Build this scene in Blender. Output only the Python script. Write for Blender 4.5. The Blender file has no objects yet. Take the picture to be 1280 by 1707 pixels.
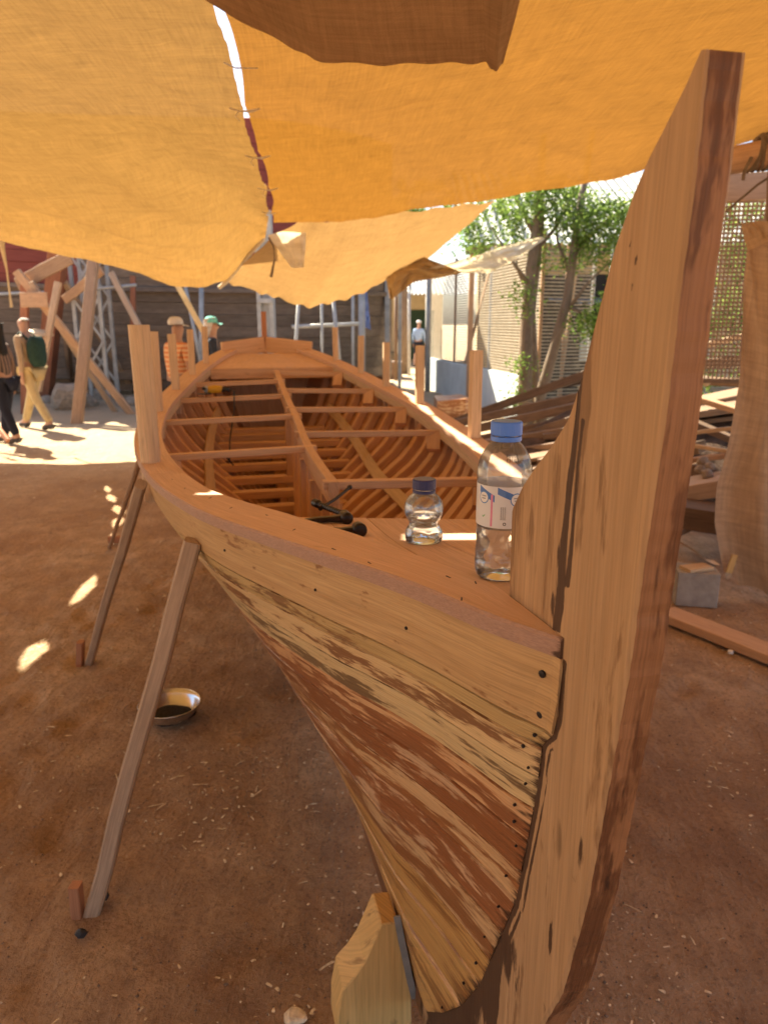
import bpy, bmesh, math, random
import numpy as np
from mathutils import Vector, Matrix, noise
random.seed(7); rnd = random.uniform
R = math.radians
S = bpy.context.scene
COL = S.collection
# ------------------------------------------------------------------ camera
CAMZ = 1.65
FPX = 1230.0                                  # focal length in pixels of a 1280 x 1707 frame
cam = bpy.data.cameras.new('camera'); camo = bpy.data.objects.new('camera', cam); COL.objects.link(camo)
cam.sensor_fit = 'VERTICAL'; cam.sensor_height = 36.0; cam.lens = 36.0 * FPX / 1707.0
camo.location = (0, 0, CAMZ); camo.rotation_euler = (R(90) - math.atan((853.5 - 538.0) / FPX), 0, 0)
cam.clip_start = 0.05; cam.clip_end = 2000
cam.dof.use_dof = True; cam.dof.focus_distance = 1.12; cam.dof.aperture_fstop = cam.lens / 4.0
S.camera = camo
# ------------------------------------------------------------------ sky and sun
SUN_EL, SUN_AZ = 47.0, math.atan2(-0.68, 0.73)      # azimuth from +Y towards +X
W = bpy.data.worlds.new('World'); S.world = W; W.use_nodes = True
wn = W.node_tree.nodes; bg = wn['Background']
sky = wn.new('ShaderNodeTexSky'); sky.sky_type = 'NISHITA'; sky.sun_disc = False
sky.sun_elevation = R(SUN_EL); sky.sun_rotation = SUN_AZ; sky.dust_density = 2.0
W.node_tree.links.new(sky.outputs[0], bg.inputs[0]); bg.inputs[1].default_value = 0.06
sl = bpy.data.lights.new('sun', 'SUN'); sl.energy = 5.0; sl.angle = R(0.5); sl.color = (1.0, 0.89, 0.68)
slo = bpy.data.objects.new('sun', sl); COL.objects.link(slo)
sd = Vector((math.sin(SUN_AZ) * math.cos(R(SUN_EL)), math.cos(SUN_AZ) * math.cos(R(SUN_EL)), math.sin(R(SUN_EL))))
slo.rotation_euler = sd.to_track_quat('Z', 'Y').to_euler(); slo.location = (-6, 8, 12)
S.view_settings.view_transform = 'Standard'; S.view_settings.look = 'None'
S.view_settings.gamma = 1.0; S.view_settings.exposure = 2.25
S.cycles.use_denoising = True
S.cycles.sample_clamp_indirect = 6.0; S.cycles.max_bounces = 10; S.cycles.transmission_bounces = 8
S.cycles.transparent_max_bounces = 16; S.cycles.diffuse_bounces = 5

# ------------------------------------------------------------------ materials
def newmat(name):
    m = bpy.data.materials.new(name); m.use_nodes = True
    nt = m.node_tree; n = nt.nodes; b = n['Principled BSDF']
    return m, nt, n, b
def lk(nt, a, b): nt.links.new(a, b)
def ramp(n, stops):
    r = n.new('ShaderNodeValToRGB'); e = r.color_ramp.elements
    e[0].position, e[0].color = stops[0][0], (*stops[0][1], 1)
    e[1].position, e[1].color = stops[-1][0], (*stops[-1][1], 1)
    for p, c in stops[1:-1]:
        x = e.new(p); x.color = (*c, 1)
    return r
def mixc(nt, n, fac, a, b, mode='MIX'):
    m = n.new('ShaderNodeMix'); m.data_type = 'RGBA'; m.blend_type = mode
    for i, v in ((0, fac), (6, a), (7, b)):
        if hasattr(v, 'links'): lk(nt, v, m.inputs[i])
        elif i == 0: m.inputs[0].default_value = v
        else: m.inputs[i].default_value = (*v, 1)
    return m.outputs[2]
def mth(nt, n, op, a, b=None, c=None):
    m = n.new('ShaderNodeMath'); m.operation = op
    for i, v in enumerate((a, b, c)):
        if v is None: continue
        if hasattr(v, 'links'): lk(nt, v, m.inputs[i])
        else: m.inputs[i].default_value = v
    return m.outputs[0]
def noi(nt, n, vec, scale=(1, 1, 1), sc=1.0, det=5, rough=.55, dist=0):
    mp = n.new('ShaderNodeMapping'); mp.inputs['Scale'].default_value = scale; lk(nt, vec, mp.inputs[0])
    t = n.new('ShaderNodeTexNoise'); t.inputs['Scale'].default_value = sc; t.inputs['Detail'].default_value = det
    t.inputs['Roughness'].default_value = rough; t.inputs['Distortion'].default_value = dist
    lk(nt, mp.outputs[0], t.inputs['Vector']); return t.outputs['Fac']
def step(nt, n, v, lo, hi):
    m = n.new('ShaderNodeMapRange'); m.inputs[1].default_value = lo; m.inputs[2].default_value = hi
    lk(nt, v, m.inputs[0]); return m.outputs[0]
def addbump(nt, n, b, h, dist, strength=1.0):
    bm_ = n.new('ShaderNodeBump'); bm_.inputs['Distance'].default_value = dist; bm_.inputs['Strength'].default_value = strength
    lk(nt, h, bm_.inputs['Height']); lk(nt, bm_.outputs[0], b.inputs['Normal'])

def wood(name, c1, c2, gu=2.5, gv=45, rough=.62, vary=.16, stain=None, cover=.5, patch=(2.2, 16), edge=True, dark=(.05, .022, .012), bump=.0012, dirt_shade=0, cracks=.32):
    """grain runs along the first UV axis (metres); stain = second colour laid on in brushed patches, 'stain' attribute = dark oil"""
    m, nt, n, b = newmat(name)
    uv = n.new('ShaderNodeUVMap').outputs[0]
    oi = n.new('ShaderNodeObjectInfo')
    off = n.new('ShaderNodeVectorMath'); off.operation = 'ADD'; lk(nt, uv, off.inputs[0])
    cx = n.new('ShaderNodeCombineXYZ'); r7 = mth(nt, n, 'MULTIPLY', oi.outputs['Random'], 37.0)
    lk(nt, r7, cx.inputs[0]); lk(nt, r7, cx.inputs[1]); lk(nt, r7, cx.inputs[2]); lk(nt, cx.outputs[0], off.inputs[1])
    v = off.outputs[0]
    g = noi(nt, n, v, (gu, gv, 1), 1, 6, .6, .6)
    g2 = noi(nt, n, v, (gu * 3, gv * 6, 1), 1, 3, .6)
    big = noi(nt, n, v, (1.3, 5, 1), 1, 3)
    mid = ((c1[0] + c2[0]) / 2, (c1[1] + c2[1]) / 2, (c1[2] + c2[2]) / 2)
    rp = ramp(n, [(.3, c1), (.5, mid), (.7, c2)]); lk(nt, g, rp.inputs[0]); col = rp.outputs[0]
    f2 = step(nt, n, g2, .40, .70)
    col = mixc(nt, n, mth(nt, n, 'MULTIPLY', f2, .5), col, tuple(x * .45 for x in c1))
    col = mixc(nt, n, mth(nt, n, 'MULTIPLY', step(nt, n, big, .3, .75), .45), col, tuple(x * .78 for x in c2))
    if stain:
        sn = noi(nt, n, v, (*patch, 1), 1, 5, .62, .5)
        sn2 = noi(nt, n, v, (patch[0] * 5, patch[1] * 5, 1), 1, 4, .6)
        k = mth(nt, n, 'ADD', sn, mth(nt, n, 'MULTIPLY', mth(nt, n, 'SUBTRACT', sn2, .5), .42))
        f = step(nt, n, k, cover - .03, cover + .045)
        scol = mixc(nt, n, f2, stain, tuple(x * .55 for x in stain))
        scol = mixc(nt, n, step(nt, n, big, .35, .65), scol, tuple(x * .72 for x in stain))
        col = mixc(nt, n, mth(nt, n, 'MULTIPLY', f, .86), col, scol)
    if cracks:
        ck = noi(nt, n, v, (1.1, 75, 1), 1, 4, .7)
        col = mixc(nt, n, mth(nt, n, 'MULTIPLY', step(nt, n, ck, .665, .70), cracks), col, tuple(x * .30 for x in c1))
        kn = noi(nt, n, v, (9, 22, 1), 1, 1, .5); col = mixc(nt, n, mth(nt, n, 'MULTIPLY', step(nt, n, kn, .74, .80), cracks), col, tuple(x * .38 for x in c1))
    at = n.new('ShaderNodeAttribute'); at.attribute_name = 'stain'
    en = noi(nt, n, v, (14, 60, 1), 1, 5, .65)
    e = mth(nt, n, 'ADD', at.outputs['Fac'], mth(nt, n, 'MULTIPLY', mth(nt, n, 'SUBTRACT', en, .5), .9))
    if edge: col = mixc(nt, n, mth(nt, n, 'MULTIPLY', step(nt, n, e, .50, .62), .93), col, dark)
    if dirt_shade:
        dn = noi(nt, n, v, (6, 14, 1), 1, 6, .7)
        col = mixc(nt, n, mth(nt, n, 'MULTIPLY', step(nt, n, dn, .45, .75), dirt_shade), col, (.07, .05, .04))
    val = mth(nt, n, 'ADD', mth(nt, n, 'MULTIPLY', oi.outputs['Random'], vary * 2), 1 - vary)
    hs = n.new('ShaderNodeHueSaturation'); lk(nt, col, hs.inputs['Color']); lk(nt, val, hs.inputs['Value'])
    lk(nt, hs.outputs[0], b.inputs['Base Color'])
    b.inputs['Roughness'].default_value = rough; b.inputs['Specular IOR Level'].default_value = .3
    h = mth(nt, n, 'ADD', g, mth(nt, n, 'MULTIPLY', g2, .6))
    addbump(nt, n, b, h, bump)
    return m
def plain(name, c, rough=.6, metal=0, spec=.4, nz=0, nscale=30, bump=0, c2=None):
    m, nt, n, b = newmat(name)
    b.inputs['Base Color'].default_value = (*c, 1); b.inputs['Roughness'].default_value = rough
    b.inputs['Metallic'].default_value = metal; b.inputs['Specular IOR Level'].default_value = spec
    if nz or bump or c2:
        co = n.new('ShaderNodeTexCoord').outputs['Object']
        t = noi(nt, n, co, (1, 1, 1), nscale, 6, .6)
        if nz or c2:
            rp = ramp(n, [(.3, tuple(x * (1 - nz) for x in c)), (.7, c2 or tuple(min(1, x * (1 + nz)) for x in c))])
            lk(nt, t, rp.inputs[0]); lk(nt, rp.outputs[0], b.inputs['Base Color'])
        if bump: addbump(nt, n, b, t, bump)
    return m
M = {}
# boat timbers
M['sheer'] = wood('pale_strake_wood', (.47, .275, .115), (.62, .40, .19), gv=55, stain=(.30, .13, .05), cover=.64, patch=(5, 16), vary=.04)
M['olive'] = wood('olive_strake_wood', (.42, .265, .10), (.60, .41, .18), stain=(.24, .11, .04), cover=.57, patch=(4, 14), vary=.05)
M['cream'] = wood('cream_strake_wood', (.56, .38, .18), (.72, .53, .27), stain=(.15, .075, .03), cover=.56, patch=(3.2, 17), vary=.04)
M['cream2'] = wood('cream_red_strake_wood', (.58, .38, .18), (.72, .50, .25), stain=(.22, .075, .022), cover=.54, patch=(3.5, 17), vary=.04)
M['salmon'] = wood('salmon_strake_wood', (.56, .29, .13), (.68, .41, .20), stain=(.26, .075, .018), cover=.51, patch=(3, 15), vary=.05)
M['redst'] = wood('red_stained_strake_wood', (.54, .31, .16), (.64, .41, .24), stain=(.27, .075, .016), cover=.44, patch=(4.5, 20), vary=.06, rough=.38)
M['redst2'] = wood('brown_stained_strake_wood', (.56, .33, .16), (.66, .43, .22), stain=(.27, .085, .020), cover=.475, patch=(3.5, 22), vary=.06, rough=.38)
M['golden'] = wood('golden_strake_wood', (.48, .245, .075), (.64, .37, .125), stain=(.28, .11, .03), cover=.53, patch=(2, 26), vary=.14, rough=.36)
M['rail'] = wood('rail_cap_wood', (.63, .39, .245), (.77, .52, .355), gv=70, vary=.05, bump=.0006)
M['railedge'] = wood('rail_edge_wood', (.36, .21, .15), (.46, .28, .20), gv=120, gu=40, vary=.05, bump=.0012)
M['deck'] = wood('deck_wood', (.62, .39, .25), (.76, .52, .36), gv=60, vary=.06, bump=.0006)
M['rib'] = wood('rib_wood', (.56, .31, .155), (.77, .49, .275), gv=40, vary=.14)
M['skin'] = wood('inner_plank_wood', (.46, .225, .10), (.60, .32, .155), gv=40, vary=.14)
M['light'] = wood('light_batten_wood', (.58, .40, .23), (.72, .53, .32), gv=40, vary=.08)
M['beam'] = wood('beam_wood', (.62, .36, .19), (.74, .47, .27), gv=50, vary=.08)
M['stem'] = wood('stem_side_wood', (.385, .225, .108), (.51, .32, .17), gu=2.0, gv=34, vary=.02, bump=.001, stain=(.27, .145, .065), cover=.585, patch=(2.2, 12), cracks=.7)
M['stemfront'] = wood('stem_front_wood', (.26, .117, .05), (.37, .178, .082), gu=2.2, gv=60, vary=.02, stain=(.15, .058, .024), cover=.53, patch=(3, 14), bump=.0012, rough=.5)
M['stemdark'] = wood('stem_foot_wood', (.15, .065, .03), (.24, .11, .05), gu=2.2, gv=60, vary=.02, rough=.5)
M['post'] = wood('post_wood', (.60, .40, .24), (.74, .53, .33), gv=30, vary=.06)
M['grey'] = wood('weathered_wood', (.42, .28, .18), (.60, .43, .29), gv=40, vary=.10, dirt_shade=.18)
M['shore'] = wood('brown_timber', (.36, .21, .12), (.54, .34, .20), gv=30, vary=.2, dirt_shade=.2)
M['pile'] = wood('old_lumber', (.16, .10, .062), (.30, .195, .12), gv=35, vary=.30, dirt_shade=.5)  # dark mottling: grime, plus shade of the lumber heap painted in
M['pine'] = wood('yellow_pine', (.66, .39, .13), (.80, .52, .20), gv=22, gu=1.5, vary=.05, stain=(.42, .24, .09), cover=.64, patch=(3, 10))
M['redpost'] = wood('red_timber', (.24, .09, .05), (.36, .15, .085), gv=30, vary=.1)
M['hullgrey'] = wood('old_hull_plank', (.15, .105, .075), (.27, .20, .15), gu=1.2, gv=14, vary=.30, dirt_shade=.5)
M['hullred'] = wood('red_painted_plank', (.20, .042, .032), (.27, .06, .045), gu=1.2, gv=14, vary=.1)
M['ply'] = wood('ply_sheet', (.40, .26, .15), (.5, .34, .2), vary=.1)
M['peg'] = wood('stake_wood', (.42, .18, .09), (.52, .25, .13), vary=.1)
M['branch'] = wood('bark', (.15, .11, .075), (.28, .21, .15), gu=6, gv=20, vary=.1, bump=.006)
M['iron'] = plain('dark_iron', (.030, .020, .014), .38, .6, .5, .4, 60, .0006)
M['nail'] = plain('nail_iron', (.03, .025, .025), .5, .5)
M['galv'] = plain('galvanised_steel', (.40, .40, .39), .55, .25, .4, .2, 6)
M['steel'] = plain('stainless_steel', (.62, .62, .64), .22, 1.0)
M['ash'] = plain('ash', (.035, .03, .028), .95, 0, .1, .5, 80, .004)
M['stone'] = plain('stone', (.32, .26, .20), .9, 0, .2, .3, 12, .01)
M['blackstone'] = plain('black_stone', (.025, .026, .03), .6, 0, .4, .3, 30, .003)
M['concrete'] = plain('concrete', (.36, .33, .29), .9, 0, .2, .18, 18, .004)
M['plaster'] = plain('pale_plaster', (.50, .55, .56), .85, 0, .2, .10, 3, .003)
M['sandwall'] = plain('sand_plaster', (.58, .47, .30), .9, 0, .2, .1, 3)
M['greendoor'] = plain('green_paint', (.015, .05, .022), .6)
M['roof'] = plain('roof_sheet', (.19, .20, .205), .6, .1, .3, .15, 2)
M['room_shade'] = plain('interior_shade', (.035, .03, .026), .9)  # near-black colour standing in for the shade of an interior
M['rope'] = plain('rope', (.16, .12, .085), .9, 0, .2, .3, 120, .002)
M['cord'] = plain('pale_cord', (.55, .48, .36), .8, 0, .2, .2, 60)
M['whitecap'] = plain('white_plastic', (.75, .75, .72), .4)
M['yellowtool'] = plain('yellow_tool', (.55, .30, .02), .45)
M['black'] = plain('black_rubber', (.02, .02, .02), .6)
M['tape'] = plain('grey_plastic', (.22, .22, .21), .4, 0, .5, .25, 20)
M['reed'] = plain('reed_slats', (.33, .28, .21), .85, 0, .2, .25, 9)
M['leafdry'] = plain('chip_wood', (.74, .58, .40), .85, 0, .2, .45, 45)

def cloth_mat(name, diff, trans, weave=420, amp=.35, uneven=.18, mesh=0.0):
    m, nt, n, b = newmat(name); n.remove(b)
    uv = n.new('ShaderNodeUVMap').outputs[0]
    w1 = noi(nt, n, uv, (weave, 9, 1), 1, 2, .5); w2 = noi(nt, n, uv, (9, weave, 1), 1, 2, .5)
    big = noi(nt, n, uv, (1.2, 1.2, 1), 1, 5, .6)
    st = noi(nt, n, uv, (.8, 14, 1), 1, 4, .6)
    th1 = noi(nt, n, uv, (weave * .16, 2.5, 1), 1, 3, .6); th2 = noi(nt, n, uv, (2.5, weave * .16, 1), 1, 3, .6); cr = noi(nt, n, uv, (5, 7, 1), 1, 6, .65, 1.2)
    f = mth(nt, n, 'ADD', mth(nt, n, 'MULTIPLY', mth(nt, n, 'ADD', w1, w2), amp), mth(nt, n, 'MULTIPLY', mth(nt, n, 'ADD', big, st), uneven))
    f = mth(nt, n, 'ADD', f, mth(nt, n, 'MULTIPLY', mth(nt, n, 'ADD', mth(nt, n, 'ADD', th1, th2), mth(nt, n, 'MULTIPLY', cr, .8)), .52))
    f = mth(nt, n, 'ADD', f, 1 - amp - uneven - .728)
    def tinted(c):
        o = n.new('ShaderNodeVectorMath'); o.operation = 'SCALE'; o.inputs[0].default_value = c; lk(nt, f, o.inputs['Scale']); return o.outputs[0]
    d = n.new('ShaderNodeBsdfDiffuse'); t = n.new('ShaderNodeBsdfTranslucent'); a = n.new('ShaderNodeAddShader')
    lk(nt, tinted(diff), d.inputs[0]); lk(nt, tinted(trans), t.inputs[0])
    bp_ = n.new('ShaderNodeBump'); bp_.inputs['Distance'].default_value = .004; bp_.inputs['Strength'].default_value = .6
    lk(nt, mth(nt, n, 'ADD', mth(nt, n, 'ADD', w1, w2), mth(nt, n, 'MULTIPLY', cr, 4.0)), bp_.inputs['Height']); lk(nt, bp_.outputs[0], d.inputs['Normal']); lk(nt, bp_.outputs[0], t.inputs['Normal'])
    lk(nt, d.outputs[0], a.inputs[0]); lk(nt, t.outputs[0], a.inputs[1])
    out = a.outputs[0]
    if mesh:                                   # the open weave lets a little sun straight through
        tr = n.new('ShaderNodeBsdfTransparent'); mx = n.new('ShaderNodeMixShader'); mx.inputs[0].default_value = mesh
        lk(nt, out, mx.inputs[1]); lk(nt, tr.outputs[0], mx.inputs[2]); out = mx.outputs[0]
    lk(nt, out, n['Material Output'].inputs[0]); return m
M['cloth1'] = cloth_mat('ochre_shade_cloth', (.30, .20, .09), (.080, .043, .0110), mesh=.006)
M['cloth2'] = cloth_mat('orange_shade_cloth', (.27, .15, .05), (.088, .039, .0058), mesh=.006)
M['cloth3'] = cloth_mat('pale_ochre_cloth', (.30, .20, .10), (.098, .056, .019))
M['flap'] = cloth_mat('brown_cloth', (.36, .24, .135), (.050, .027, .010))
M['burlap'] = cloth_mat('burlap_cloth', (.40, .29, .19), (.10, .055, .028), 260)
M['white_cloth'] = cloth_mat('white_plastic_sheet', (.5, .46, .38), (.30, .26, .18))

# ground
def ground_mat():
    m, nt, n, b = newmat('packed_earth')
    co = n.new('ShaderNodeTexCoord').outputs['Object']
    a = noi(nt, n, co, (1, 1, 1), .7, 6, .6); c = noi(nt, n, co, (1, 1, 1), 6, 8, .65); d = noi(nt, n, co, (1, 1, 1), 55, 6, .7)
    fine = noi(nt, n, co, (1, 1, 1), 300, 3, .6)
    rp = ramp(n, [(.34, (.40, .235, .125)), (.5, (.66, .42, .24)), (.64, (.82, .58, .36))]); lk(nt, a, rp.inputs[0])
    col = mixc(nt, n, mth(nt, n, 'MULTIPLY', step(nt, n, c, .38, .66), .65), rp.outputs[0], (.40, .25, .15))
    col = mixc(nt, n, mth(nt, n, 'MULTIPLY', step(nt, n, d, .50, .66), .48), col, (.19, .11, .06))
    col = mixc(nt, n, mth(nt, n, 'MULTIPLY', step(nt, n, fine, .58, .68), .6), col, (.80, .64, .46))
    sc_ = noi(nt, n, co, (9, 2.2, 1), 1, 6, .65, 1.5)                # drag marks and scuffs
    col = mixc(nt, n, mth(nt, n, 'MULTIPLY', step(nt, n, sc_, .48, .68), .4), col, (.37, .225, .135))
    # tone of the sunlit open yard put into the colour, growing with distance
    sep = n.new('ShaderNodeSeparateXYZ'); lk(nt, co, sep.inputs[0])
    far = step(nt, n, mth(nt, n, 'ADD', sep.outputs[1], mth(nt, n, 'MULTIPLY', a, 4.0)), 7.5, 13)
    col = mixc(nt, n, mth(nt, n, 'MULTIPLY', far, .75), col, (.52, .42, .29))
    lk(nt, col, b.inputs['Base Color']); b.inputs['Roughness'].default_value = .95; b.inputs['Specular IOR Level'].default_value = .15
    h = mth(nt, n, 'ADD', mth(nt, n, 'MULTIPLY', mth(nt, n, 'ADD', c, mth(nt, n, 'MULTIPLY', sc_, -.6)), 1.2), mth(nt, n, 'ADD', mth(nt, n, 'MULTIPLY', d, .5), mth(nt, n, 'MULTIPLY', fine, .12)))
    addbump(nt, n, b, h, .06, 1.0); return m
M['ground'] = ground_mat()
def leaf_mat():
    m, nt, n, b = newmat('leaves'); n.remove(b)
    at = n.new('ShaderNodeAttribute'); at.attribute_name = 'tint'
    rp = ramp(n, [(0, (.08, .14, .03)), (.6, (.19, .29, .07)), (1, (.36, .44, .11))]); lk(nt, at.outputs['Fac'], rp.inputs[0])
    d = n.new('ShaderNodeBsdfDiffuse'); t = n.new('ShaderNodeBsdfTranslucent'); mx = n.new('ShaderNodeMixShader'); mx.inputs[0].default_value = .45
    lk(nt, rp.outputs[0], d.inputs[0]); lk(nt, rp.outputs[0], t.inputs[0]); lk(nt, d.outputs[0], mx.inputs[1]); lk(nt, t.outputs[0], mx.inputs[2])
    lk(nt, mx.outputs[0], n['Material Output'].inputs[0]); return m
M['leaf'] = leaf_mat()

# ------------------------------------------------------------------ geometry helpers
def V3(p): return np.asarray(p, float)
def unit(v): v = V3(v); return v / (np.linalg.norm(v) + 1e-12)
def sweep(rings, cap=True, closed=True):
    """rings: list of (n,3); returns (verts, faces, loop uvs)"""
    rings = [V3(r) for r in rings]; n = len(rings[0]); m = len(rings)
    Vv = np.concatenate(rings); ctr = [r.mean(0) for r in rings]
    u = [0.0]
    for i in range(1, m): u.append(u[-1] + float(np.linalg.norm(ctr[i] - ctr[i - 1])))
    r0 = rings[m // 2]; per = [0.0]
    for j in range(n): per.append(per[-1] + float(np.linalg.norm(r0[(j + 1) % n] - r0[j])))
    F = []; UV = []; k = n if closed else n - 1
    for i in range(m - 1):
        for j in range(k):
            j2 = (j + 1) % n
            F.append((i * n + j, i * n + j2, (i + 1) * n + j2, (i + 1) * n + j))
            UV += [(u[i], per[j]), (u[i], per[j + 1]), (u[i + 1], per[j + 1]), (u[i + 1], per[j])]
    if cap and closed:
        for i, order in ((0, range(n - 1, -1, -1)), (m - 1, range(n))):
            F.append(tuple(i * n + j for j in order))
            q = rings[i] - ctr[i]; a = unit(q[0]) if np.linalg.norm(q[0]) > 0 else V3((1, 0, 0))
            nn = unit(np.cross(q[0], q[min(1, n - 1)])); bb = np.cross(nn, a)
            UV += [(float(q[j] @ a) * 4 + 5, float(q[j] @ bb)) for j in order]
    return [tuple(x) for x in Vv], F, UV
def join(geos):
    Vv, F, UV = [], [], []
    for g in geos:
        o = len(Vv); Vv += list(g[0]); F += [tuple(i + o for i in f) for f in g[1]]; UV += list(g[2])
    return Vv, F, UV
def rect_ring(c, a, b, w, h, ch):
    w2, h2 = w / 2, h / 2; ch = min(ch, w2 * .6, h2 * .6)
    P = [(-w2 + ch, -h2), (w2 - ch, -h2), (w2, -h2 + ch), (w2, h2 - ch), (w2 - ch, h2), (-w2 + ch, h2), (-w2, h2 - ch), (-w2, -h2 + ch)]
    return [c + a * x + b * y for x, y in P]
def bar(p0, p1, w, h, up=(0, 0, 1), ch=.004, segs=1, wob=0, taper=1.0):
    p0, p1 = V3(p0), V3(p1); d = unit(p1 - p0)
    if abs(d @ unit(up)) > .97: up = (1, 0, 0) if abs(d[0]) < .9 else (0, 1, 0)
    a = unit(np.cross(d, up)); b = np.cross(a, d); rings = []
    for i in range(segs + 1):
        t = i / segs; k = 1 + (taper - 1) * t
        o = (a * rnd(-wob, wob) + b * rnd(-wob, wob)) if 0 < i < segs else 0
        rings.append(rect_ring(p0 + (p1 - p0) * t + o, a, b, w * k * (1 + rnd(-wob, wob) * 3), h * k, ch))
    return sweep(rings)
def box(x0, x1, y0, y1, z0, z1, ch=.003):
    L = (x1 - x0, y1 - y0, z1 - z0)
    i = int(np.argmax(L)); c = V3(((x0 + x1) / 2, (y0 + y1) / 2, (z0 + z1) / 2)); d = np.zeros(3); d[i] = L[i] / 2
    if i == 0: return bar(c - d, c + d, L[1], L[2], (0, 0, 1), ch)
    if i == 1: return bar(c - d, c + d, L[0], L[2], (0, 0, 1), ch)
    return bar(c - d, c + d, L[1], L[0], (1, 0, 0), ch)
def tube(pts, rad, n=8, cap=True):
    pts = [V3(p) for p in pts]; m = len(pts)
    if not hasattr(rad, '__len__'): rad = [rad] * m
    ref = None; rings = []
    for i in range(m):
        d = unit(pts[min(i + 1, m - 1)] - pts[max(i - 1, 0)])
        if ref is None:
            ref = V3((0, 0, 1)) if abs(d[2]) < .9 else V3((1, 0, 0))
        a = unit(np.cross(d, ref)); b = np.cross(d, a); ref = np.cross(a, d) if False else ref
        rings.append([pts[i] + (a * math.cos(2 * math.pi * j / n) + b * math.sin(2 * math.pi * j / n)) * rad[i] for j in range(n)])
    return sweep(rings, cap)
def lathe(prof, n=24, c=(0, 0, 0), cap=False, mod=None):
    """prof: list of (r, z); mod(r, z, angle) may change the radius"""
    c = V3(c); rings = []
    for r, z in prof:
        rings.append([c + V3(((mod(r, z, 2 * math.pi * j / n) if mod else r) * math.cos(2 * math.pi * j / n), (mod(r, z, 2 * math.pi * j / n) if mod else r) * math.sin(2 * math.pi * j / n), z)) for j in range(n)])
    return sweep(rings, cap)
def patch(f, nu, nv, hole=None):
    """sheet f(u,v) -> point, u, v in 0..1; UV in metres; optional thickness along the normal"""
    P = np.array([[f(i / nu, j / nv) for j in range(nv + 1)] for i in range(nu + 1)])
    du = np.linalg.norm(np.diff(P, axis=0), axis=2).mean() * nu; dv = np.linalg.norm(np.diff(P, axis=1), axis=2).mean() * nv
    Vv = [tuple(p) for p in P.reshape(-1, 3)]; F = []; UV = []
    for i in range(nu):
        for j in range(nv):
            if hole and hole(*((P[i, j] + P[i + 1, j + 1]) / 2)[:2]): continue
            q = [(i, j), (i + 1, j), (i + 1, j + 1), (i, j + 1)]
            F.append(tuple(a * (nv + 1) + b for a, b in q)); UV += [(a / nu * du, b / nv * dv) for a, b in q]
    return Vv, F, UV

def setprops(o, label=None, cat=None, group=None, kind=None):
    if label: o['label'] = label
    if cat: o['category'] = cat
    if group: o['group'] = group
    if kind: o['kind'] = kind
    return o
def thing(name, label, cat, loc=(0, 0, 0), group=None, rotz=0):
    o = bpy.data.objects.new(name, None); COL.objects.link(o); o.location = loc; o.rotation_euler = (0, 0, rotz)
    o.empty_display_size = .1
    return setprops(o, label, cat, group)
def obj(name, geo, mat, parent=None, label=None, cat=None, group=None, kind=None, smooth=False, local=False, attr=None, faces_mat=None):
    Vv, F, UV = geo; Vv = np.array(Vv, float)
    o_loc = None
    if parent is None:
        lo, hi = Vv.min(0), Vv.max(0); o_loc = V3(((lo[0] + hi[0]) / 2, (lo[1] + hi[1]) / 2, lo[2]))
        Vv = Vv - o_loc
    elif not local:
        p = parent; off = V3(p.location)
        while p.parent: p = p.parent; off = off + V3(p.location)
        Vv = Vv - off
    me = bpy.data.meshes.new(name); me.from_pydata([tuple(v) for v in Vv], [], F)
    mats = mat if isinstance(mat, (list, tuple)) else [mat]
    for m in mats: me.materials.append(M[m] if isinstance(m, str) else m)
    ul = me.uv_layers.new(name='UVMap'); ul.data.foreach_set('uv', np.array(UV, float).ravel())
    if faces_mat: me.polygons.foreach_set('material_index', faces_mat)
    if smooth: me.polygons.foreach_set('use_smooth', [True] * len(F))
    if attr:
        for k, vals in attr.items():
            a = me.attributes.new(k, 'FLOAT', 'POINT'); a.data.foreach_set('value', list(vals))
    me.update()
    o = bpy.data.objects.new(name, me); COL.objects.link(o)
    if parent is not None: o.parent = parent
    else: o.location = o_loc
    return setprops(o, label, cat, group, kind)
def spl(xs, ys):
    """natural cubic spline"""
    x = V3(xs); y = V3(ys); n = len(x); h = np.diff(x); A = np.eye(n); r = np.zeros(n)
    for i in range(1, n - 1):
        A[i, i - 1], A[i, i], A[i, i + 1] = h[i - 1], 2 * (h[i - 1] + h[i]), h[i]
        r[i] = 6 * ((y[i + 1] - y[i]) / h[i] - (y[i] - y[i - 1]) / h[i - 1])
    m = np.linalg.solve(A, r)
    def f(t):
        t = min(max(t, x[0]), x[-1]); i = min(max(int(np.searchsorted(x, t)) - 1, 0), n - 2); a = t - x[i]; b = x[i + 1] - t
        return float(m[i] * b ** 3 / (6 * h[i]) + m[i + 1] * a ** 3 / (6 * h[i]) + (y[i] / h[i] - m[i] * h[i] / 6) * b + (y[i + 1] / h[i] - m[i + 1] * h[i] / 6) * a)
    return f
def lin(xs, ys): return lambda t: float(np.interp(t, xs, ys))
def sstep(t): t = min(max(t, 0), 1); return t * t * (3 - 2 * t)
def nz(x, y, z=0): return noise.noise(Vector((x, y, z)))

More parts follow.
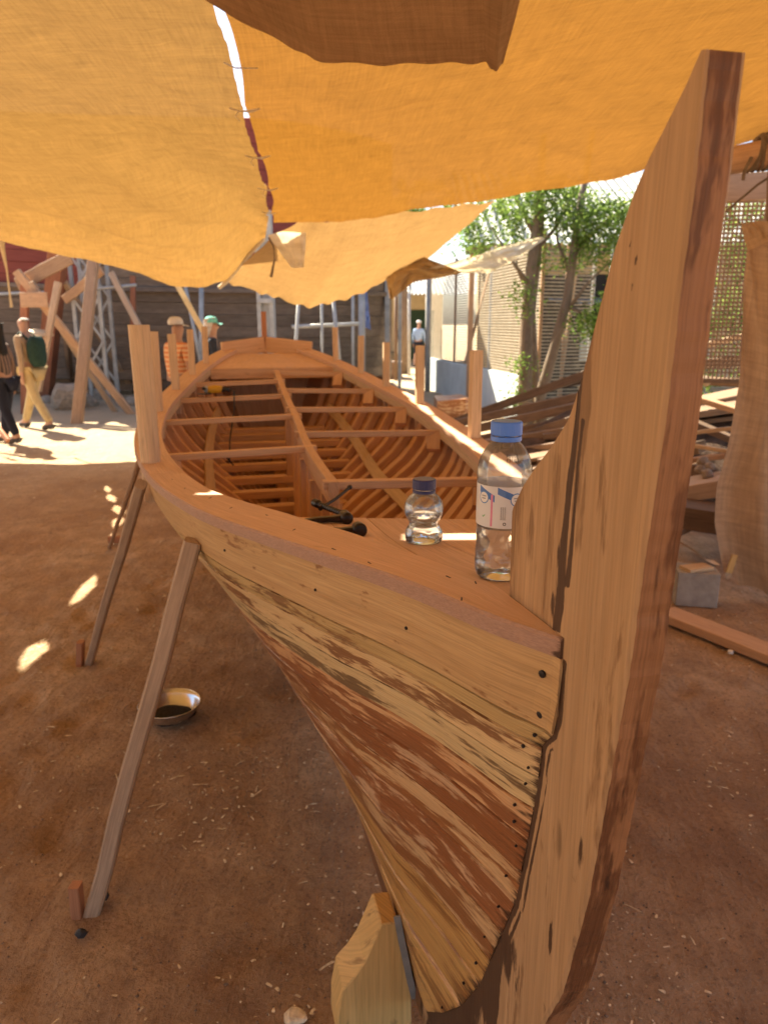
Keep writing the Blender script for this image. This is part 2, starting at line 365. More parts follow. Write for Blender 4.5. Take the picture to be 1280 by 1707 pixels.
# ------------------------------------------------------------------ ground
def ground():
    def axis(lo, hi, a, b, d):
        c = list(np.arange(a, b + 1e-6, d)); s = d; x = b
        while x < hi: s *= 1.35; x += s; c.append(min(x, hi))
        s = d; x = a
        while x > lo: s *= 1.35; x -= s; c.insert(0, max(x, lo))
        return c
    X = axis(-400, 400, -2.6, 2.6, .035); Y = axis(-200, 800, .9, 6.5, .035)
    feet = []
    for w in range(5):                                      # trodden lines of footprints across the yard
        fx, fy, fa = rnd(-2.2, 1.6), rnd(1.2, 3.2), rnd(.6, 2.6)
        for q in range(9):
            feet.append((fx + math.cos(fa) * .33 * q + (-1) ** q * .09 * math.sin(fa), fy + math.sin(fa) * .33 * q - (-1) ** q * .09 * math.cos(fa), math.cos(fa), math.sin(fa)))
    def dent(x, y):
        d = 0
        for fx, fy, c, s_ in feet:
            dx, dy = x - fx, y - fy
            if abs(dx) < .25 and abs(dy) < .25:
                e = ((dx * c + dy * s_) / .13) ** 2 + ((-dx * s_ + dy * c) / .055) ** 2
                d += -.014 * math.exp(-e * e) + .006 * math.exp(-(e - 1.6) ** 2 * 2)
        return d
    def hgt(x, y):
        k = max(0, 1 - max(0, abs(x) - 4) / 4) * max(0, 1 - max(0, y - 8) / 6)
        if k == 0: return 0
        return k * (dent(x, y) + .020 * nz(x * 1.1, y * 1.1) + .014 * nz(x * 3.3, y * 3.3, 3) + .009 * nz(x * 8 + y * 3, y * 9, 7) + .005 * nz(x * 22, y * 22, 9)) - .012 * k
    Vv = [(x, y, hgt(x, y)) for x in X for y in Y]; ny = len(Y); F = []; UV = []
    for i in range(len(X) - 1):
        for j in range(ny - 1):
            f = (i * ny + j, (i + 1) * ny + j, (i + 1) * ny + j + 1, i * ny + j + 1); F.append(f); UV += [(0, 0)] * 4
    me = bpy.data.meshes.new('ground'); me.from_pydata(Vv, [], F); me.materials.append(M['ground'])
    me.polygons.foreach_set('use_smooth', [True] * len(F))
    o = bpy.data.objects.new('ground', me); COL.objects.link(o); o['kind'] = 'structure'
    return hgt
GH = ground()
# ------------------------------------------------------------------ the boat (s aft from the stem, t to port, z up; drawn at 1/K scale)
K = .72
BX, BY, BTH = .375 * K, .919 * K, R(103)
def bp(s, t, z): return V3((K * s, K * t, CAMZ + K * (z - 1.7)))
def bw(s, t, z):                                   # boat point -> world point
    p = bp(s, t, z); c, si = math.cos(BTH), math.sin(BTH)
    return V3((BX + c * p[0] - si * p[1], BY + si * p[0] + c * p[1], p[2]))
boat = thing('wooden_boat', 'unfinished wooden boat with open ribbed hull under the shade cloth', 'boat', (BX, BY, 0), None, BTH)
zs = spl((.2, .5, .93, 1.5, 2.1, 2.7, 3.3, 4, 4.6, 5.2, 5.8, 6.4, 7.1), (1.196, 1.180, 1.142, 1.094, 1.058, 1.034, 1.032, 1.054, 1.1, 1.16, 1.245, 1.341, 1.46))
bo = spl((.2, .365, .52, .715, .93, 1.32, 1.63, 1.9, 2.26, 2.92, 3.67, 4.2, 4.9, 5.56, 6.2, 6.7, 7.0), (.022, .105, .158, .228, .315, .475, .605, .695, .795, .93, 1.03, 1.052, 1.015, .9, .745, .58, .45))
rw = lin((.2, .5, .85, 1.2, 1.6, 2.1, 7), (.05, .13, .175, .215, .225, .165, .15))
RT = .036                                          # rail thickness
RS = [.2205, .221, .222, .238, .275, .283, .313, .352, .418, .526, .643, .760, .959]
RZ = [1.16, 1.10, 1.05, 1.007, .967, .888, .737, .565, .414, .173, -.017, -.171, -.385]
def zrab(s): return float(np.interp(s, RS + [7.3], RZ + [-.36]))
GB = [1.158, 1.003, .963, .893, .815, .735, .645, .555, .425, .295, .165, -.02, -.385]
GM = [0, .10, .155, .235, .325, .41, .49, .57, .65, .73, .81, .90, 1.0]
def srz(z): return float(np.interp(-z, [-a for a in RZ], RS))
FB = ((0, .2, .4, .6, .75, .88, 1), (0, .17, .37, .60, .78, .94, 1))
FM = ((0, .2, .35, .5, .62, .72, .82, .9, 1), (0, .09, .21, .42, .64, .82, .94, .985, 1))
FA = ((0, .15, .3, .45, .6, .75, .88, 1), (0, .09, .22, .42, .64, .84, .96, 1))
def hull_t(s, z):
    zt, zr = zs(s) - RT, zrab(s)
    u = 0 if zt - zr < 1e-4 else min(max((z - zr) / (zt - zr), 0), 1)
    w = sstep((s - 4.2) / 2.0); w1 = sstep((s - 2.5) / 1.5)
    f = (1 - w) * ((1 - w1) * np.interp(u, *FB) + w1 * np.interp(u, *FM)) + w * np.interp(u, *FA)
    return .0285 + max(0, bo(s) - .012 - .0285) * float(f)
SE = 6.95
def hull(sig, g):
    zb = float(np.interp(g, range(13), GB)); s0 = srz(zb); s = s0 + (SE - s0) * sig
    zt = zs(s) - RT - .0005
    d0 = (zs(s0) - RT) - zb if g > 0 else 0
    dm = float(np.interp(g, range(13), GM)) * (zt - zrab(s))
    w = sstep((s - s0) / (3.4 - s0)); z = zt - (d0 * (1 - w) + dm * w)
    z = max(z, zrab(s)); return s, hull_t(s, z), z
def hull_n(sig, g):
    a = V3(hull(max(sig - .004, 0), g)); b = V3(hull(min(sig + .004, 1), g)); c = V3(hull(sig, max(g - .1, 0))); d = V3(hull(sig, min(g + .1, 12)))
    n = np.cross(b - a, c - d); l = np.linalg.norm(n)
    n = n / l if l > 1e-9 else V3((0, 1, 0))
    return n if n[1] > 0 else -n
SIG = [0] + [((i) / 44) ** 1.55 for i in range(1, 45)]
SMAT = ['sheer', 'olive', 'cream2', 'cream', 'salmon', 'redst', 'redst2', 'redst', 'redst2', 'golden', 'golden', 'golden']
for side in (1, -1):
    for k in range(12):
        rings = []; st = []
        e = .05 if k else 0.0
        gs = (k + e, k + .5, k + 1 - .05)
        for sg in SIG:
            ring = []
            proud = .006 if k == 0 else .0015 * ((k * 7) % 3)
            for inner in (0, 1):
                for g in (gs if not inner else (min(k + 1.03, 12), k + .5, max(k - .03, 0))):
                    p = V3(hull(sg, g)); n = hull_n(sg, g); p = p + n * (proud if not inner else -.017 - .003 * (k % 2))
                    if not inner and k == 0 and sg < .02: p[1] = max(p[1], .0285)
                    if p[1] < .012: p[1] = .012
                    ring.append(bp(p[0], p[1] * side, p[2]))
                    a0 = math.exp(-(sg * 6.6) / (.05 if k == 0 else .045 + .03 * ((k * 5) % 3))) * (.40 if k == 0 else .50)
                    st.append(a0 + (.08 if k > 0 else 0))
            rings.append(ring)
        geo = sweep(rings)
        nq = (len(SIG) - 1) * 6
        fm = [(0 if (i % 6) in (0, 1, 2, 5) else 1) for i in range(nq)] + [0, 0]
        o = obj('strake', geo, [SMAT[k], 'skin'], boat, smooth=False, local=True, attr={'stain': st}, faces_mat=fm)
        if side == 1: o['label'] = ['pale wide sheer strake', 'narrow olive strake', 'cream strake with red brown oil marks', 'cream strake with dark brown patches', 'salmon strake with brown edge', 'red stained strake', 'red stained strake', 'red stained strake', 'golden brown strake', 'golden brown strake', 'golden brown strake', 'golden brown garboard strake'][k]
# nail heads at the hood ends and along the sheer strake
def disc(c, n, r, h=.002, seg=8):
    n = unit(n); a = unit(np.cross(n, (0, 0, 1) if abs(n[2]) < .9 else (1, 0, 0))); b = np.cross(n, a)
    mk_ = lambda rr, o: [c + n * o + (a * math.cos(2 * math.pi * i / seg) + b * math.sin(2 * math.pi * i / seg)) * rr for i in range(seg)]
    return sweep([mk_(r, -h), mk_(r, h * .6), mk_(r * .6, h)])
def nail(sig, g, r=.004):
    p = V3(hull(sig, g)); n = hull_n(sig, g)
    obj('nail_head', disc(bp(*p) + n * .0012 + n * K * (.006 if g < 1 else .003), n, r), 'nail', boat, local=True)
for k in range(1, 12):
    for g in ((.25, .7) if k in (2, 4) else (.45,)): nail(rnd(.0030, .0066), k + g + rnd(-.15, .15), rnd(.0015, .0027))
nail(.006, .26, .0050); nail(.0064, .80, .0052)
for sg in (.062, .118, .2): nail(sg, .5, .003)

# stem: side faces are a ruled grid between the cutwater and the inner edge
ST_F = [(-.006, 1.99), (-.005, 1.857), (.002, 1.74), (.005, 1.583), (.022, 1.377), (.030, 1.244), (.057, 1.035), (.09, .79), (.147, .548), (.215, .39), (.31, .19), (.43, -.01), (.58, -.21), (.78, -.39), (1.02, -.47)]
ST_B = [(.004, 1.992), (.024, 1.966), (.054, 1.935), (.093, 1.896), (.122, 1.858), (.157, 1.795), (.181, 1.731), (.213, 1.646), (.230, 1.60), (.234, 1.517), (.24, 1.409), (.246, 1.296), (.25, 1.241), (.26, 1.15), (.275, 1.06), (.30, 1.0), (.32, .888), (.353, .737), (.392, .565), (.458, .414), (.566, .173), (.683, -.017), (.80, -.171), (1.02, -.375)]
def resample(pl, n, zsplit=1.24):
    """n points; the rows above and below zsplit are shared out alike on both edges"""
    pl = V3(pl); d = np.r_[0, np.cumsum(np.linalg.norm(np.diff(pl, axis=0), axis=1))]
    i = np.searchsorted(-pl[:, 1], -zsplit); ds = np.interp(-zsplit, -pl[max(i - 2, 0):i + 2, 1], d[max(i - 2, 0):i + 2])
    h = n * 2 // 5
    q = np.r_[np.linspace(0, ds, h, endpoint=False), np.linspace(ds, d[-1], n - h)]
    return np.stack([np.interp(q, d, pl[:, 0]), np.interp(q, d, pl[:, 1])], 1)
NR, NC = 300, 34
SF, SB = resample(ST_F, NR), resample(ST_B, NR)
def stem_half(r): z = SF[r][1]; return .0285 - .004 * sstep((z - 1.3) / .7)
def stem_stain(s, z):
    """dark oil: streaks along the joint with the planks and the knee, a dark foot, brushed marks"""
    v = 0.0
    if z < 1.16:
        d = srz(z) - s if z > -.38 else .1
        nn = nz(s * 14, z * 5, 2) * .5
        wob = .006 * nz(z * 6, 1.3)
        v = max(v, .85 * math.exp(-((d - .006) / .012) ** 2) + (.2 if z < .95 else 0) * math.exp(-((d) / .02) ** 2))
        if .42 < z < .98: v = max(v, .9 * math.exp(-((d - .030 - wob) / .0055) ** 2))
        foot = sstep((.62 - z) / .30)
        v = max(v, foot * (1.2 - d * 6.0 + nn))
    if z > 1.19:
        c = .2485 - (z - 1.241) * .055
        d = abs(s - c + .003 * nz(z * 9, 5)); wdt = (.0125 + .014 * sstep((1.36 - z) / .12)) * (1 + .5 * nz(z * 13, 7))
        if z < 1.63: v = max(v, .95 * math.exp(-(d / wdt) ** 2))
        c2 = .222 - (z - 1.30) * .05
        if 1.285 < z < 1.56: v = max(v, .85 * math.exp(-((s - c2 + .004 * nz(z * 7, 3)) / (.0095 + .004 * nz(z * 11, 9))) ** 2))
    for cs, cz, rs, rz, a in ((.118, .86, .022, .055, .62), (.135, .80, .018, .03, .6), (.20, .62, .012, .075, .80), (.125, .70, .02, .04, .5), (.19, .45, .06, .05, .5), (.10, 1.78, .006, .012, .85), (.118, 1.80, .004, .008, .8), (.105, 1.745, .008, .016, .6), (.06, 1.0, .01, .03, .5), (.10, 1.16, .004, .012, .6)):
        v = max(v, a * math.exp(-(((s - cs) / rs) ** 2 + ((z - cz) / rz) ** 2)))
    return v
def build_stem():
    Vv = []; att = []; F = []; UV = []; fm = []
    def grid(side):
        o = len(Vv)
        for r in range(NR):
            h = stem_half(r)
            for c in range(NC):
                q = c / (NC - 1); p = SF[r] * (1 - q) + SB[r] * q
                ch = .004 if c == 0 else 0
                jag = .0025 * nz(p[1] * 40, 2) if c == 0 else 0
                Vv.append(bp(p[0] + ch * .0 + jag, (h - ch) * side, p[1])); att.append(max(stem_stain(*p) if side > 0 else .1, (.10 + .36 * sstep((1.3 - p[1]) / .35)) if c == 0 else 0))
        for r in range(NR - 1):
            for c in range(NC - 1):
                f = [o + r * NC + c, o + r * NC + c + 1, o + (r + 1) * NC + c + 1, o + (r + 1) * NC + c]
                if side < 0: f = f[::-1]
                F.append(tuple(f)); fm.append(0)
                for i in f: UV.append((-Vv[i][2] + .25 * Vv[i][0], Vv[i][0]))
        return o
    a, b = grid(1), grid(-1)
    lens = np.r_[0, np.cumsum(np.linalg.norm(np.diff(SF, axis=0), axis=1))] * K
    for r in range(NR - 1):
        for c, m in ((0, 1), (NC - 1, 2)):
            f = [a + r * NC + c, a + (r + 1) * NC + c, b + (r + 1) * NC + c, b + r * NC + c]
            uv = [(lens[r], 0), (lens[r + 1], 0), (lens[r + 1], .04), (lens[r], .04)]
            if c: f = f[::-1]; uv = uv[::-1]
            F.append(tuple(f)); UV.extend(uv); fm.append(1 if m == 1 else 0)
    for r in (0, NR - 1):
        f = [a + r * NC + c for c in range(NC)] + [b + r * NC + c for c in range(NC - 1, -1, -1)]
        F.append(tuple(f)); UV.extend([(i * .01, 0) for i in range(len(f))]); fm.append(1)
    return (Vv, F, UV), att, fm
g_, at_, fm_ = build_stem()
o = obj('stem_post', g_, ['stem', 'stemfront'], boat, local=True, attr={'stain': at_}, faces_mat=fm_); o['label'] = 'tall stem post, pale on its side and dark red brown on its front'
# knee behind the stem
KN_A = [(.2335, 1.60), (.2365, 1.517), (.2425, 1.409), (.2485, 1.296), (.2525, 1.241), (.256, 1.19)]
KN_B = [(.240, 1.585), (.259, 1.551), (.317, 1.496), (.372, 1.453), (.42, 1.41), (.465, 1.354), (.462, 1.25), (.459, 1.165)]
def build_knee():
    n, m = 70, 30; Aa, Bb = resample(KN_A, n, 1.35), resample(KN_B, n, 1.35)
    Vv, F, UV, att = [], [], [], []
    for side in (1, -1):
        for r in range(n):
            for c in range(m):
                p = Aa[r] + (Bb[r] - Aa[r]) * c / (m - 1)
                Vv.append(bp(p[0], .0265 * side, p[1]))
                low = math.exp(-(p[1] - 1.172 - .0) / .022) * .62; e = math.exp(-(c / (m - 1)) / .11) * (1.05 + .4 * nz(p[1] * 17, 3))
                back = math.exp(-(1 - c / (m - 1)) / .10) * (.42 if p[1] < 1.36 else .2)
                blot = .7 * math.exp(-(((p[0] - .275) / .02) ** 2 + ((p[1] - 1.23) / .045) ** 2))
                att.append(max(low, e, back, blot))
    for s2, side in ((0, 1), (n * m, -1)):
        for r in range(n - 1):
            for c in range(m - 1):
                f = [s2 + r * m + c, s2 + r * m + c + 1, s2 + (r + 1) * m + c + 1, s2 + (r + 1) * m + c]
                if side < 0: f = f[::-1]
                F.append(tuple(f)); UV += [(-Vv[i][2], Vv[i][0] + .3) for i in f]
    for r in range(n - 1):
        for c in (0, m - 1):
            f = [r * m + c, (r + 1) * m + c, n * m + (r + 1) * m + c, n * m + r * m + c]
            F.append(tuple(f if c == 0 else f[::-1])); UV += [(Vv[i][2], Vv[i][1]) for i in f]
    for r in (0, n - 1):
        f = [r * m + c for c in range(m)] + [n * m + r * m + c for c in range(m - 1, -1, -1)]
        F.append(tuple(f)); UV += [(i * .01, 0) for i in range(len(f))]
    return (Vv, F, UV), att
g_, at_ = build_knee()
obj('stem_knee', g_, 'stem', boat, local=True, attr={'stain': at_})
# keel
obj('keel', sweep([rect_ring(bp(s, 0, -.425), V3((0, 1, 0)), V3((0, 0, 1)), .042, .075, .004) for s in (1.021, 3, 5, 7.0)]), 'stemdark', boat, local=True)

# rails, two lengths on each side, with the clamp under the inner edge
for side in (1, -1):
    for a, b_ in ((.2225, 2.62), (2.6235, 7.0)):
        rings = []; at = []
        for i in range(41):
            s = a + (b_ - a) * (i / 40) ** (1.25 if a < 1 else 1)
            w = bo(s); wi = max(w - rw(s), .0275); w = max(w, .0295); z1 = zs(s); z0 = z1 - RT
            wav = .0012 * nz(s * 6, side)
            if s > .2225 and wi < .0285 and s < .47: wi = .0287
            rings.append([bp(s, t * side, z) for t, z in ((w + wav, z0), (w + wav, z1 - .006), (w - .005, z1), (wi, z1), (wi, z0))])
            at += [0.9 * math.exp(-(s - .2225) / .03) if t > 2 else (.62 * math.exp(-((s - .2225) / .045)) + (.55 * math.exp(-(wi - .0275) / .01) if s < .5 and t == 3 else 0)) for t in range(5)]
        fm = [(1 if (i % 5) in (0, 1) else 0) for i in range(200)] + [0, 0]
        obj('rail_cap', sweep(rings), ['rail', 'railedge'], boat, local=True, attr={'stain': at}, faces_mat=fm)
    rings = []
    for i in range(41):
        s = 1.62 + (6.9 - 1.62) * i / 40; t1 = bo(s) - rw(s) + .012; z1 = zs(s) - RT - .001
        rings.append([bp(s, t * side, z) for t, z in ((t1 + .03, z1 - .055), (t1 + .03, z1), (t1 - .009, z1), (t1 - .009, z1 - .055))])
    obj('rail_clamp', sweep(rings), 'light', boat, local=True)
# small slots left by old fastenings on the port rail
for s, t in ((.46, .125), (.62, .10), (.80, .235), (.98, .29), (1.28, .36), (1.55, .42), (1.72, .53), (1.95, .60), (2.2, .70), (2.45, .76), (.56, .06)):
    c = bp(s, t, zs(s) + .0003); ang = rnd(-.5, .5); d = V3((math.cos(ang), math.sin(ang), -.03)); L_ = rnd(.004, .008)
    obj('nail_slot', bar(c - d * L_, c + d * L_, .0022, .0012, ch=.0004), 'nail', boat, local=True)
# foredeck boards
def deck_z(s): return zs(s) - .002 - .026 * sstep((s - .55) / .7)
dj = [-.47, -.30, -.165, -.04, .09, .22, .47]
for k in range(6):
    rings = []
    for i in range(23):
        s = .462 + (1.51 - .462) * i / 22
        lim = max(bo(s) - rw(s) - .0012, .0272) if s > .465 else .0272
        lo, hi = dj[k] + .0012, dj[k + 1] - .0012
        lo = min(max(lo, -lim), lim); hi = max(min(hi, lim), -lim)
        if hi - lo < .002: continue
        ds = .28 * (s - .462) / 1.05
        z = deck_z(s) - .0004 * (k % 2)
        rings.append([bp(s + ds * lo, lo, z - .03), bp(s + ds * lo, lo, z), bp(s + ds * hi, hi, z), bp(s + ds * hi, hi, z - .03)])
    if len(rings) > 1: obj('deck_plank', sweep(rings), 'deck', boat, local=True)
# ribs
for side in (1, -1):
    for i in range(23):
        s = 1.62 + i * .226 + rnd(-.012, .012)
        zt, zr = zs(s) - RT - .004, zrab(s); rings = []
        u0 = .06
        for j in range(15):
            u = u0 + (1 - u0) * j / 14; z = zr + (zt - zr) * u; t = hull_t(s, z)
            t2 = hull_t(s, min(z + .02, zt)); t1 = hull_t(s, max(z - .02, zr)); nn = unit((0, -.04, (t2 - t1)))
            c = V3((s, max(t - .02 + nn[1] * .026, .03), z + nn[2] * .026))
            nn = V3((0, nn[1] * side, nn[2])); c[1] *= side
            rings.append(rect_ring(bp(*c), V3((1, 0, 0)), nn, (.092 if i % 2 else .080) * K * rnd(.96, 1.04), .062 * K, .003))
        obj('rib', sweep(rings), 'rib', boat, local=True)
for i in range(20):
    s = 1.95 + i * .226; z = .16 + .55 * sstep((s - 3.6) / 2.8); t = max(hull_t(s, z) - .05, .06)
    obj('floor_timber', bar(bp(s, -t, z), bp(s, t, z), .10 * K, .06 * K, ch=.003), 'rib', boat, local=True)
# long flat battens lying on the ribs
for side in (1, -1):
    rings = []; zbat = spl((2, 3, 4, 4.8, 5.5, 6.3), (.60, .52, .50, .55, .68, .88))
    for i in range(31):
        s = 2.0 + 4.3 * i / 30; z = zbat(s)
        t = hull_t(s, z); t2 = hull_t(s, z + .03); t1 = hull_t(s, z - .03); nn = unit((0, -.06, (t2 - t1)))
        c = V3((s, t - .02 + nn[1] * .066, z + nn[2] * .066)); c[1] *= side; nn = V3((0, nn[1] * side, nn[2]))
        rings.append(rect_ring(bp(*c), unit(np.cross((1, 0, 0), nn)), nn, .085 * K, .02 * K, .002))
    obj('floor_batten', sweep(rings), 'light', boat, local=True)
# keelson, centre stringer, its posts, half beams
obj('keelson', sweep([rect_ring(bp(s, 0, z), V3((0, 1, 0)), V3((0, 0, 1)), .10 * K, .12 * K, .004) for s, z in ((1.6, -.22), (3, -.18), (4.5, -.05), (5.6, .2), (6.6, .5))]), 'skin', boat, local=True)
tc = lin((2.3, 2.4, 3.4, 4.4, 6.2), (.075, .07, .045, 0, -.02))
obj('centre_stringer', sweep([rect_ring(bp(s, tc(s), zs(s) - .075), V3((0, 1, 0)), V3((0, 0, 1)), .048 * K, .10 * K, .002) for s in np.linspace(2.33, 6.17, 24)]), 'beam', boat, local=True)
for s, dt in ((2.36, -.012), (2.62, .0), (2.95, .02), (3.3, .0), (3.55, .02), (3.95, 0), (4.5, 0), (5.1, 0)):
    ztop = zs(s) - .1265; zb = float(np.interp(s, (1.6, 3, 4.5, 5.6), (-.15, -.11, .02, .27)))
    obj('stringer_post', bar(bp(s, tc(s) + dt, zb), bp(s, tc(s) + dt, ztop), .05 * K, .05 * K, (1, 0, 0), .002), 'rib', boat, local=True)
for side, s, wd in ((-1, 2.37, .062), (-1, 3.90, .05), (-1, 4.74, .05), (-1, 5.45, .045), (-1, 6.12, .045), (1, 3.42, .055), (1, 4.5, .05), (1, 5.25, .045), (1, 5.8, .045)):
    t0 = tc(s) - side * .045; t1 = side * (bo(s) - rw(s) + .045); z0 = zs(s) - .024 + .004; zz = zs(s) - RT - .028
    obj('half_beam', bar(bp(s, t0, z0 - .022), bp(s, t1, zz), wd * .88 * K, .038 * K, (0, 0, 1), .002), 'beam', boat, local=True)
    if side == -1 or s < 4:
        tt = side * (bo(s) - rw(s) - .05); nn = V3((0, side * .6, .8))
        obj('cleat_block', bar(bp(s - .07, tt, zs(s) - .17), bp(s + .01, tt + side * .03, zs(s) - .06), .09 * K, .05 * K, (0, 0, 1), .003), 'beam', boat, local=True)
obj('scrap_bracket', join([bar(bp(3.0, .33, .36), bp(3.0, .33, .52), .05 * K, .03 * K), bar(bp(3.0, .355, .53), bp(3.05, .12, .53), .05 * K, .03 * K)]), 'light', boat, local=True)
# aft deck, its beam, stern boards and staff
for k in range(3):
    s0, s1 = 6.33 + .21 * k, 6.33 + .21 * (k + 1) - .003
    rings = []
    for q in range(2):
        s = (s0, s1)[q]; h = bo(s) - rw(s) + .02; z = zs(s) - .042
        rings.append([bp(s, -h, z - .03), bp(s, -h, z), bp(s, h, z), bp(s, h, z - .03)])
    obj('aft_deck_plank', sweep(rings), 'deck', boat, local=True)
h = bo(6.33) - rw(6.33) + .02
obj('aft_deck_beam', bar(bp(6.312, -h, zs(6.31) - .085), bp(6.312, h, zs(6.31) - .085), .03 * K, .10 * K, ch=.002), 'beam', boat, local=True)
for side in (1, -1):
    obj('stern_board', bar(bp(6.93, side * .45, zs(6.93) + .0), bp(7.22, side * .012, zs(7.0) + .035), .03 * K, .16 * K, ch=.003), 'beam', boat, local=True)
rings = []
for i in range(13):
    z = -.36 + (zs(6.95) - RT - .003 + .36) * i / 12; t = hull_t(6.94, z) - .004
    rings.append([bp(6.952, -t, z), bp(6.952, t, z), bp(6.985, t, z), bp(6.985, -t, z)])
obj('transom', sweep(rings), 'rib', boat, local=True)
obj('stern_staff', bar(bp(7.27, 0, 1.2), bp(7.27, 0, zs(7) + .37), .05 * K, .05 * K, (1, 0, 0), .003), 'peg', boat, local=True)
# posts standing in the rail
for s, t, hh, wd, rd in ((2.97, .885, .66, .10, 1), (4.62, .955, .54, .085, 1), (5.39, .85, .43, .062, 0), (5.93, .73, .38, .055, 0), (6.38, .61, .33, .055, 0), (3.36, -.945, .51, .064, 0), (4.65, -.965, .43, .058, 0), (5.36, -.87, .36, .052, 0), (5.88, -.755, .33, .05, 0), (6.44, -.625, .31, .048, 0)):
    p0, p1 = bp(s, t, zs(s) - RT - .16), bp(s + rnd(-.01, .01), t + rnd(-.008, .008), zs(s) + hh)
    if rd:
        n_ = 14; rings = []
        for i in range(9):
            c = p0 + (p1 - p0) * i / 8
            rings.append([c + V3((math.cos(2 * math.pi * j / n_), math.sin(2 * math.pi * j / n_), 0)) * wd * K / 2 * (1 + .05 * nz(i * .5, j * .9, s)) for j in range(n_)])
        obj('rail_post', sweep(rings), 'post', boat, local=True, smooth=False)
    else: obj('rail_post', bar(p0, p1, wd * K, wd * K, (1, 0, 0), .003, 3, .001), 'post', boat, local=True)
# ------------------------------------------------------------------ measuring helper: a direction seen from the viewpoint, at a known distance Y or height z
_p = math.atan((853.5 - 538.0) / FPX); _cp, _sp = math.cos(_p), math.sin(_p)
def _ray(u, v):
    a, b = (u - 640) / FPX, (853.5 - v) / FPX
    return V3((a, _cp + b * _sp, -_sp + b * _cp))
def at(u, v, Y): r = _ray(u, v); return V3((0, 0, CAMZ)) + r * (Y / r[1])
def atz(u, v, z=0.0): r = _ray(u, v); return V3((0, 0, CAMZ)) + r * ((z - CAMZ) / r[2])

# ------------------------------------------------------------------ shade cloths
seam_c = spl((-3, 1, 3.4, 4.06, 4.9, 6.05, 7.45, 8.7, 9.6, 10.8), (-.45, -.57, -.675, -.73, -.84, -.955, -1.085, -1.25, -1.40, -1.62))
def seam_g(y):
    ties = (3.0, 4.9, 6.1, 7.4, 8.6); wid = (.036, .034, .046, .068)
    if y < 2.95: return -.03
    if y < 3.0: return .006
    for a, b, w in zip(ties, ties[1:], wid):
        if a <= y < b: return .006 + w * math.sin(math.pi * (y - a) / (b - a)) ** .8
    return .02 + .28 * sstep((y - 8.6) / .7)
left_c = lin((-3, 2, 6.4, 8.2, 10.8), (-3.2, -3.4, -3.72, -4.05, -5.32))
def left_g(y):
    g = -.03
    for c, l, w in ((5.5, .20, .13), (6.42, .34, .12), (7.55, .2, .07), (7.98, .22, .12), (8.42, .2, .15), (8.85, .2, .12), (9.3, .2, .10)):
        d = (y - c) / l
        if abs(d) < 1: g += w * (1 - d * d)
    return g
FQ = 1.13
far1 = lin([q * FQ for q in (-9, -6.5, -4.72, -4.66, -3.95, -3.24, -2.66, -2.18, -1.96, -1.69, -1.46, -1.0)], [CAMZ + (q - CAMZ) * FQ for q in (2.8, 2.45, 2.65, 2.64, 2.45, 2.28, 2.14, 2.05, 2.14, 2.40, 2.64, 2.7)])
def c1z(x, y):
    w = min(max((y - 4.8) / 5.95, 0), 1) ** 1.7
    z = 2.9 * (1 - w) + far1(x) * w
    # folds drawn towards the laced corner
    dx, dy = x + 1.45, y - 10.0; r = math.hypot(dx, dy); a = math.atan2(-dy, -dx)
    z += .042 * math.sin(a * 17 + 1.5 * nz(x * .6, y * .6)) * math.exp(-((r - 2.2) / 1.7) ** 2)
    z -= .050 * abs(math.sin(y * 3.0 + x * .55 + 1.6 * nz(x * .7, y * .5, 4))) ** .7 * math.exp(-((y - 7.9) / 1.1) ** 2)
    z += .025 * nz(x * .9, y * .9) + .017 * nz(x * 3.1 + y, y * 2.2, 4) + .009 * nz(x * 7, y * 5, 8) + .006 * nz(x * 16 + 5 * y, y * 9, 2) - .016 * abs(nz(x * 2.2 - y * 1.4, y * .8 + x * .3, 12))
    d = seam_c(y) - x
    if d < .5: z += .007 * math.sin(y * 26 + 3 * nz(y * 3, 1)) * (1 - d / .5)
    return z
def f1(u, v):
    y = -3.0 + 13.75 * v
    a, b = left_c(y) + left_g(y) / 2, seam_c(y) - seam_g(y) / 2
    if y > 8.9: b += seam_g(y) / 2 - .02
    x = a + (b - a) * u; y2 = y
    return (x, y2, c1z(x, y2))
def c2f(x): return float(np.interp(x, (-1.3, -.95, 0, 1.22, 2.1, 2.56, 2.75, 3.5, 4.4), (9.05, 9.0, 8.86, 7.69, 6.82, 5.73, 5.2, 4.7, 4.4)))
def f2(u, v):
    xr = 4.2; x0 = -.6 + (xr + .6) * u; yf = c2f(x0 if u > .1 else -1.05 + .45 * u / .1 + 0)
    y = -3.0 + (yf + 3.0) * v
    xl = seam_c(min(y, 9.2)) + seam_g(min(y, 8.8)) / 2
    x = xl + (xr - xl) * u
    e = yf - y
    z = 2.92 - .10 * sstep((y - 6) / 3) + .022 * nz(x * .8, y * .8, 9) + .012 * nz(x * 2.5, y * 4, 2) + .006 * nz(x * 7, y * 7, 5) + .004 * nz(x * 22, y * 6, 5) - .022 * abs(nz(x * 1.5 - y * 1.1, x * .4 + y * .3, 15))
    z += .012 * math.exp(-e / .5) * math.sin(x * 5 + 3 * nz(x, 2)) - .06 * math.exp(-e / .25)
    z += .10 * math.exp(-((x - 1.7) ** 2 + (y - 3.4) ** 2) / 2.2)          # the stem tip almost touches here, cloth pushed up a little
    return (x, y, z)
def sun_slits(x, y):                                # two slits added out of view so sun patches fall on foredeck and rail
    return (-1.02 < x < -.84 and 2.615 < y < 2.675) or (-1.60 < x < -1.52 and 3.17 < y < 3.24)
obj('shade_cloth', patch(f1, 90, 520, sun_slits), 'cloth1', None, 'pale ochre shade cloth stretched overhead on the left', 'shade cloth', 'shade cloths overhead', smooth=True)
